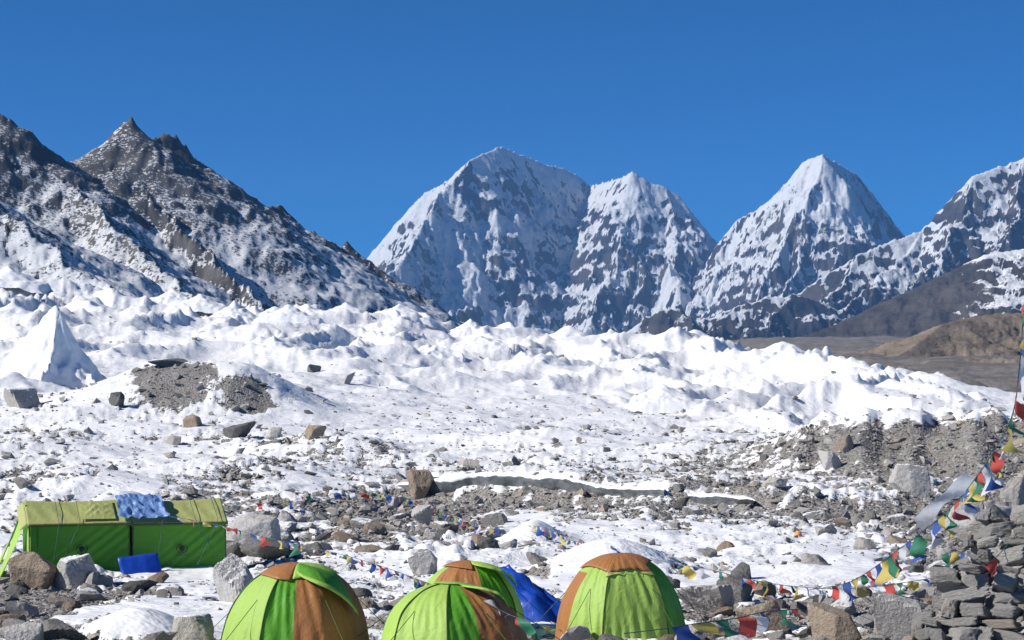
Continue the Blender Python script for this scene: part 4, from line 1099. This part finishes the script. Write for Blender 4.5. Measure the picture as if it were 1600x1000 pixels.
def mess_tent(label, corner, L, D, eave, ridge, porch, seed):
    root = empty('mess_tent', corner, YAW)
    tag(root, label, 'tent', 'green mess tents')
    def wall(u, v):
        fold = np.exp(-((u * 1.0 - 0.75 * v - 0.28) / 0.30) ** 2)
        w = 0.022 * np.sin((u * 1.7 - v * 1.2) * 26) * fold + 0.03 * noise(u * 3 + seed, v * 2, seed) * np.sin(u * math.pi)
        return (u * L, -0.05 * np.sin(v * math.pi) * 0 + 0.10 * v + w + 0.05 * np.sin(u * math.pi) * np.sin(v * math.pi), v * eave)
    part('front_wall', patch(wall, 60, 30), M_WALL, root, 0.006)
    part('back_wall', patch(lambda u, v: (u * L, D - 0.10 * v, v * eave), 10, 6), M_WALL, root, 0.006)
    yr = D / 2
    def roof(s):
        def fn(u, v):
            y0 = -0.02 if s < 0 else D + 0.02
            w = 0.035 * np.sin(v * math.pi) * (0.5 + 0.5 * np.sin(u * math.pi)) - 0.012 * np.sin(u * 40 + v * 6) * np.sin(v * math.pi) + 0.07 * np.sin(u * math.pi) * v
            return (-0.06 + u * (L + 0.12), y0 + (yr - y0) * v, eave - 0.05 + (ridge - eave + 0.05) * v + 0.03 - w)
        return fn
    part('roof', patch(roof(-1), 50, 16), M_ROOF, root, 0.008)
    part('roof', patch(roof(1), 30, 10), M_ROOF, root, 0.008)
    part('eave_trim', patch(lambda u, v: (-0.06 + u * (L + 0.12), -0.035 + 0 * u, eave - 0.10 + 0.075 * v), 40, 2), M_SLEEVE, root, 0.006)
    def gable(x):
        return lambda u, v: (np.full_like(u, x), 0.06 + u * (D - 0.12), v * (eave + (ridge - eave) * (1 - np.abs(2 * u - 1))))
    part('end_wall', patch(gable(L - 0.02), 14, 10), M_WALL, root, 0.006)
    if porch:
        # sloping entrance porch: two cloth wings pegged out from the gable, opening between
        o = porch
        def wing(y0, y1, zt):
            return lambda u, v: (-0.05 - o * (1 - v) ** 1.1 + 0.05 * np.sin(u * 9) * (1 - v), (y0 + (y1 - y0) * u) * (1 - v) + (yr * 0.55 + (y0 + (y1 - y0) * u) * 0.45) * v, v * zt(u))
        part('porch_panel', patch(wing(-0.15, yr * 0.62, lambda u: eave + (ridge - eave) * (0.15 + 0.8 * u)), 14, 20), M_GREEN, root, 0.006)
        part('porch_panel', patch(wing(yr * 1.25, D + 0.1, lambda u: eave + (ridge - eave) * (0.95 - 0.8 * u)), 14, 20), M_GREEN, root, 0.006)
        part('door_flap', patch(lambda u, v: (0.03 - 0.30 * (1 - v) * u, 0.0 + 0.55 * u, v * eave), 10, 12), M_GREEN, root, 0.006)
        part('roof_lip', patch(lambda u, v: (-0.06 - 0.22 * u, yr * v * 1.0 + 0.02, eave + (ridge - eave) * v - 0.20 * u), 6, 10), M_ROOF, root, 0.006)
        part('inner_wall', patch(gable(0.25), 10, 8), M_DARKGREEN, root, 0.006)
    else:
        part('end_wall', patch(gable(0.02), 10, 8), M_DARKGREEN, root, 0.006)
    for x in (0.0, L):
        part('pole', tube([(x, 0.02, 0), (x, 0.10, eave)], 0.022), M_SLEEVE, root)
    emblem(root, L * 0.52, 0.82, -0.02)
    return root

TL, TD, EAVE, RIDGE = 3.0, 2.5, 1.62, 2.24
c0 = P(46, 0, 58.0); cz0 = gz_at(c0.x + 3.2, 58.9) - 0.10
mess_tent('left green mess tent with khaki roof and open flared entrance porch', (c0.x, 58.0, cz0), TL, TD, EAVE, RIDGE, 0.85, 1)
c1 = Vector((c0.x + (TL + 0.12) * math.cos(YAW), 58.0 + (TL + 0.12) * math.sin(YAW), 0))
mt2 = mess_tent('right green mess tent with plain khaki roof and closed front wall', (c1.x, c1.y, cz0 - 0.06), TL - 0.12, TD, EAVE + 0.02, RIDGE + 0.04, 0, 2)

def mess_local(x, y, z):
    c, s = math.cos(YAW), math.sin(YAW)
    return Vector((c0.x + x * c - y * s, 58.0 + x * s + y * c, cz0 + z))
# guy lines over the roofs
for i, (xa, xb) in enumerate(((0.95, 0.62), (1.75, 0.75), (4.1, 3.75), (4.75, 5.9), (6.0, 4.95))):
    pts = [mess_local(xa + (xb - xa) * 0.25, 1.25, RIDGE + 0.07)]
    pts.append(mess_local(xa + (xb - xa) * 0.25, -0.06, EAVE + 0.03))
    for k in range(1, 7):
        q = k / 6
        pts.append(mess_local(xa + (xb - xa) * (0.25 + 0.75 * q), -0.10 - 0.16 * math.sin(q * 2.4), EAVE * (1 - q) + 0.03))
    o = obj('guy_line', mesh_np('guy_line', *tube(pts, 0.009, 5)), M_CORD)
    tag(o, ['dark cord over the left end of the left mess tent roof', 'dark cord slanting down the middle of the left mess tent', 'looping cord at the inner end of the right mess tent', 'slanting cord across the right mess tent emblem', 'diagonal cord over the right mess tent roof'][i], 'cord', 'cords over the mess tents')

# pale blue tarpaulin, highlights painted into its colour, over the joint of the two roofs
def tarp(u, v):
    x = 2.72 + 1.45 * u + 0.28 * (0.5 - v) * (u - 0.4) + 0.07 * noise(v * 5, u * 0 + 2.0, 3)
    y = -0.03 + 1.55 * v + 0.10 * noise(u * 5, v * 0 + 1.0, 12) * (1 - v)
    w = 0.16 * ridged(u * 3 + 2, v * 2 + u, 3, 8) + 0.06 * noise(u * 9, v * 5, 4) + 0.02
    z = np.where(y < 1.25, EAVE + (RIDGE - EAVE) * (y / 1.25), RIDGE - (y - 1.25) * 0.5) + w + 0.05
    p = [mess_local(a, b, c) for a, b, c in zip(x, y, z)]
    return tuple(np.array([q[k] for q in p]) for k in range(3))
tag(obj('roof_tarpaulin', mesh_np('roof_tarpaulin', *patch(tarp, 44, 34)), M_PALEBLUE), 'crumpled pale blue tarpaulin thrown over the joint of the mess tent roofs', 'tarpaulin')
def bundle(u, v):
    x = 1.55 + 1.05 * u; y = 0.1 + 1.0 * v
    z = EAVE + (RIDGE - EAVE) * (y / 1.25) + 0.06 + 0.10 * ridged(u * 4, v * 3, 2, 18) * np.sin(u * math.pi) * np.sin(v * math.pi)
    p = [mess_local(a, b, c) for a, b, c in zip(x, y, z)]
    return tuple(np.array([q[k] for q in p]) for k in range(3))
tag(obj('folded_cloth', mesh_np('folded_cloth', *patch(bundle, 30, 24)), M_ROOF), 'crumpled khaki cloth lying on the left mess tent roof', 'cloth')

# deep blue folded mat leaning on the tents
def mat_panel(u, v, s=0):
    x = 2.62 + 1.22 * u - 0.08 * (v - 0.5) * 0 + 0.04 * np.sin(v * 5)
    z = -0.16 + 0.80 * v - 0.05 * np.cos(u * math.pi)
    y = -0.85 + 0.32 * v + s * 0.12 * (np.sin(u * math.pi) * np.sin(v * math.pi)) ** 0.25 + 0.02 * noise(u * 4, v * 3, 6)
    p = [mess_local(a, b, c) for a, b, c in zip(x, y, z)]
    return tuple(np.array([q[k] for q in p]) for k in range(3))
va, fa = patch(lambda u, v: mat_panel(u, v, -1), 24, 18)
vb, fb = patch(lambda u, v: mat_panel(u, v, 0.6), 24, 18)
tag(obj('folded_mat', mesh_np('folded_mat', np.concatenate([va, vb]), np.concatenate([fa, fb[:, ::-1] + len(va)])), M_BLUE), 'deep blue folded mat leaning against the mess tents', 'mat')

# ------------------------------------------------------------------ tarpaulin heaps and loose cloth
def heap(name, label, cat, px, py, L, W, H, rz, mat, seed, Y=None, taper=0.0):
    Y = Y or Y_of(px, py)
    c = on_ground(px, Y)
    def fn(u, v):
        a = u * 2 - 1; b = v * 2 - 1
        edge = 1 - np.clip(np.abs(a) ** 2.5 + np.abs(b) ** 2.5, 0, 1)
        r = 1 + 0.16 * noise(a * 2 + seed, b * 2, seed)
        x = a * L / 2 * r; y = b * W / 2 * r
        w = ridged(a * 1.5 + seed, b * 1.5 + a, 3, seed + 1, 0.42)
        z = H * (edge ** 0.55) * (0.78 + 0.26 * w + 0.14 * noise(a * 2.3, b * 2, seed + 4)) - 0.12 * (1 - edge)
        z = z * (1 - taper * (a * 0.5 + 0.5))
        return x, y, z
    v, f = patch(fn, 70, 54)
    o = obj(name, mesh_np(name, v, f), mat)
    o.location = (c.x, c.y, c.z - 0.02); o.rotation_euler = (0, 0, math.radians(rz))
    return tag(o, label, cat)
heap('tarpaulin', 'large crumpled blue tarpaulin draped behind the middle dome tents', 'tarpaulin', 800, 925, 2.7, 1.5, 1.5, -30, M_BLUE, 3, Y=38.0, taper=0.6)
heap('tarpaulin', 'small dark blue tarpaulin bundle left of the brown-topped dome tent', 'tarpaulin', 626, 915, 0.62, 0.5, 0.26, 10, M_BLUE, 8, Y=37.0)
heap('cloth', 'teal cloth lying beside the brown-topped dome tent', 'cloth', 826, 968, 0.36, 0.3, 0.24, 20, M_TEAL, 12, Y=33.5)
heap('cloth', 'small orange cloth scrap on the clean snow', 'cloth', 1247, 838, 0.34, 0.4, 0.24, 20, M_ORANGE, 15)
heap('cloth', 'dark cloth bundle on the snow behind the right mess tent', 'cloth', 370, 797, 0.9, 0.6, 0.2, 0, M_CORD, 19)

# ------------------------------------------------------------------ dry stone wall on the right
def stone_wall():
    c = on_ground(1530, 29.0)
    root = empty('stone_wall', (c.x, 29.0, c.z))
    tag(root, 'dry stone wall of stacked flat grey stones hung with flags', 'wall')
    r = np.random.RandomState(5)
    shapes = [mesh_np('stone_shape', *rock_verts(300 + i, 4, 9, 1.0, 0.07, 30.0, True), False) for i in range(10)]
    wm = [mat_rock('wall stone', tones=[(0, (0.38, 0.365, 0.34)), (0.5, (0.48, 0.465, 0.44)), (0.85, (0.58, 0.555, 0.515)), (1, (0.50, 0.42, 0.33))])]
    for m in shapes: m.materials.append(wm[0])
    z = c.z - 0.15
    k = 0
    ztop = c.z + 2.0
    while z < ztop:
        h = r.uniform(0.12, 0.29)
        q = (z - c.z) / 2.1
        Y = 28.6 + 1.7 * max(q, 0)
        left = np.interp(HY - (z + h / 2) / Y * F, [800, 840, 880, 930, 1000, 1060], [1548, 1525, 1502, 1462, 1424, 1410]) + r.uniform(-22, 22)
        x = (left - 800) / F * Y
        xe = (1680 - 800) / F * Y
        while x < xe:
            w = r.uniform(0.14, 0.62) * (1.2 if r.rand() < 0.2 else 1)
            for layer in range(2):
                o = obj('stone', shapes[r.randint(10)], None, root)
                hh = h * r.uniform(0.7, 1.35)
                o.scale = (w * 0.53, r.uniform(0.16, 0.26), hh * 0.54)
                o.location = (x + w / 2 - c.x, Y + r.uniform(-0.07, 0.07) + layer * 0.36 - 29.0 - 0.42 * (x - (1430 - 800) / F * Y) + 0.35, z + h / 2 - c.z + layer * 0.05)
                o.rotation_euler = (r.uniform(-0.35, 0.0), r.uniform(-0.2, 0.2), -0.4 + r.uniform(-0.35, 0.35))
                k += 1
                if x + w > (1606 - 800) / F * Y or q < -0.02: break
            x += w * 0.98
        z += h * 0.92
    return k
stone_wall()

# ------------------------------------------------------------------ prayer flags
CYC = ['blue', 'white', 'red', 'green', 'yellow']
def catmull(pts, n):
    pts = [Vector(p) for p in pts]
    out = []
    for i in range(len(pts) - 1):
        p0 = pts[max(i - 1, 0)]; p1 = pts[i]; p2 = pts[i + 1]; p3 = pts[min(i + 2, len(pts) - 1)]
        for k in range(n):
            t = k / n
            out.append(0.5 * ((2 * p1) + (p2 - p0) * t + (2 * p0 - 5 * p1 + 4 * p2 - p3) * t * t + (3 * p1 - p0 - 3 * p2 + p3) * t ** 3))
    out.append(pts[-1])
    return out
def flag_string(label, anchors, size, gap, start, seed, blow=0.5, lie=0.0, clear=0.0):
    r = np.random.RandomState(seed)
    pts = [P(*a) for a in anchors]
    if clear:
        for p in pts:
            p.z = max(p.z, gz_at(p.x, p.y) + clear)
    line = catmull(pts, 10)
    root = empty('prayer_flag_string', line[0])
    tag(root, label, 'prayer flags', 'strings of prayer flags')
    o0 = line[0].copy()
    part('cord', tube([p - o0 for p in line], 0.007, 5), M_CORD, root)
    acc = 0.0; nxt = gap * 0.5; k = start
    for a, b in zip(line[:-1], line[1:]):
        L = (b - a).length
        while nxt < acc + L:
            t = (nxt - acc) / L
            p = a.lerp(b, t)
            d = (b - a).normalized()
            if r.rand() < 0.14:
                k += 1; nxt += gap * r.uniform(0.8, 1.3); continue
            s = size * (r.uniform(0.8, 1.25) if r.rand() < 0.8 else r.uniform(0.45, 0.7))
            nar = r.uniform(-0.1, 0.35)
            # hang direction: down, blown sideways by the wind from the left
            wind = Vector((r.uniform(0.1, 1.0) * blow, r.uniform(-0.6, 0.6) * blow, -1 + lie * r.uniform(0.5, 1.0))).normalized()
            ph = r.uniform(0, 6.28); cu = r.uniform(0.2, 0.5)
            nrm = d.cross(wind).normalized()
            tw = r.uniform(-0.9, 0.9)
            def fn(u, v):
                X = []
                for uu, vv in zip(u, v):
                    w = cu * s * math.sin(vv * 4.6 + ph + uu * 2.2) * vv + tw * s * (uu - 0.5) * vv
                    q = d * ((uu - 0.5) * s * (1 - nar * vv)) + wind * (vv * s * 1.0) + nrm * w
                    X.append(q)
                return tuple(np.array([q[i] for q in X]) for i in range(3))
            f = part('flag', patch(fn, 7, 8), FLAGC[CYC[k % 5]], root)
            f.location = p - o0
            k += 1
            nxt += gap * (r.uniform(0.75, 1.25) if r.rand() < 0.75 else r.uniform(0.35, 1.9))
        acc += L
    return root

flag_string('prayer flag string sweeping down past the stone wall from a tall pole', [(1650, 330, 20.5), (1606, 440, 21.5), (1594, 560, 22.5), (1584, 640, 23), (1562, 690, 24), (1528, 742, 26), (1484, 795, 28), (1405, 858, 31), (1330, 908, 34), (1262, 922, 36)], 0.31, 0.36, 4, 3, 0.6, 0.2)
flag_string('prayer flag string over the rocks beside the right dome tent', [(1250, 952, 28), (1200, 955, 27), (1150, 966, 26), (1090, 974, 25.5), (1040, 982, 25), (975, 990, 24.8)], 0.32, 0.42, 2, 8, 0.8, 0.6)
flag_string('prayer flag string from the mess tent roofs to the middle dome tent', [(262, 806, 57.2), (330, 818, 56), (400, 836, 54), (470, 852, 51), (540, 868, 47), (600, 886, 42), (660, 908, 36), (700, 922, 30.8), (745, 935, 29.8), (800, 962, 29.4), (860, 980, 28.8)], 0.26, 0.46, 0, 17, 0.8, 0.65, 0.2)
flag_string('far prayer flag string low over the rubble from behind the mess tents', [(395, 788, 92), (440, 786, 92), (490, 774, 95), (560, 770, 95), (620, 776, 93), (680, 796, 86), (760, 822, 76), (840, 838, 72), (900, 850, 62), (960, 862, 52)], 0.34, 0.62, 2, 29, 0.6, 0.3, 0.45)
flag_string('fallen prayer flag string on the rubble between right dome tent and wall', [(1015, 872, 47), (1060, 882, 46), (1110, 890, 44), (1170, 905, 42), (1240, 916, 39), (1320, 920, 36.5), (1400, 912, 35), (1475, 900, 33)], 0.28, 0.44, 1, 37, 0.8, 0.55, 0.15)
flag_string('short prayer flag string draped on the stone wall', [(1470, 868, 31.0), (1500, 862, 30.2), (1540, 880, 29.2), (1580, 845, 29.6), (1620, 790, 29.6)], 0.22, 0.40, 3, 41, 0.4, 0.2)

# tall pole that carries the long string, standing on the wall mound
pb = on_ground(1652, 20.5)
po = empty('flag_pole', pb)
tag(po, 'weathered wooden pole carrying the long prayer flag string', 'pole')
tp = P(1650, 325, 20.5)
part('shaft', tube([(0, 0, -0.3), (0.02, 0, 1.5), (tp.x - pb.x, 0, tp.z - pb.z + 0.15)], 0.035, 8), M_WOOD, po)
part('lashing', tube([(tp.x - pb.x, 0, tp.z - pb.z - 0.08), (tp.x - pb.x, 0, tp.z - pb.z + 0.06)], 0.05, 8), M_CORD, po)

# long white ceremonial scarf blown out from the string
def scarf(u, v):
    a = P(1512, 738, 26.6); b = P(1428, 812, 28.6)
    X = []
    for uu, vv in zip(u, v):
        p = a.lerp(b, uu)
        w = 0.24 + 0.06 * math.sin(uu * 7 + 1)
        p = p + Vector((-0.55, 0.05, -0.83)) * (0) + Vector((0.52, 0.0, -0.62)) * w * (vv - 0.1) + Vector((0, 1, 0)) * 0.05 * math.sin(uu * 11 + vv * 3)
        X.append(p)
    return tuple(np.array([q[i] for q in X]) for i in range(3))
tag(obj('white_scarf', mesh_np('white_scarf', *patch(scarf, 30, 8)), FLAGC['white']), 'long white scarf blown out from the prayer flag string', 'scarf')
# ------------------------------------------------------------------ the air between here and the far peaks
bm = bmesh.new()
bmesh.ops.create_cube(bm, size=1.0)
me = bpy.data.meshes.new('haze'); bm.to_mesh(me); bm.free()
hz = NT('thin mountain air')
hz.t.nodes.remove(hz.b)
pv = hz.n('ShaderNodeVolumePrincipled')
pv.inputs['Color'].default_value = (0.22, 0.50, 1.0, 1)
pv.inputs['Density'].default_value = 5.2e-5
pv.inputs['Anisotropy'].default_value = 0.0
hz.t.links.new(pv.outputs[0], hz.out.inputs['Volume'])
haze = tag(obj('haze', me, hz.m), kind='stuff')
haze.scale = (16000, 13800, 1500)
haze.location = (0, 6700, -12 + 750)
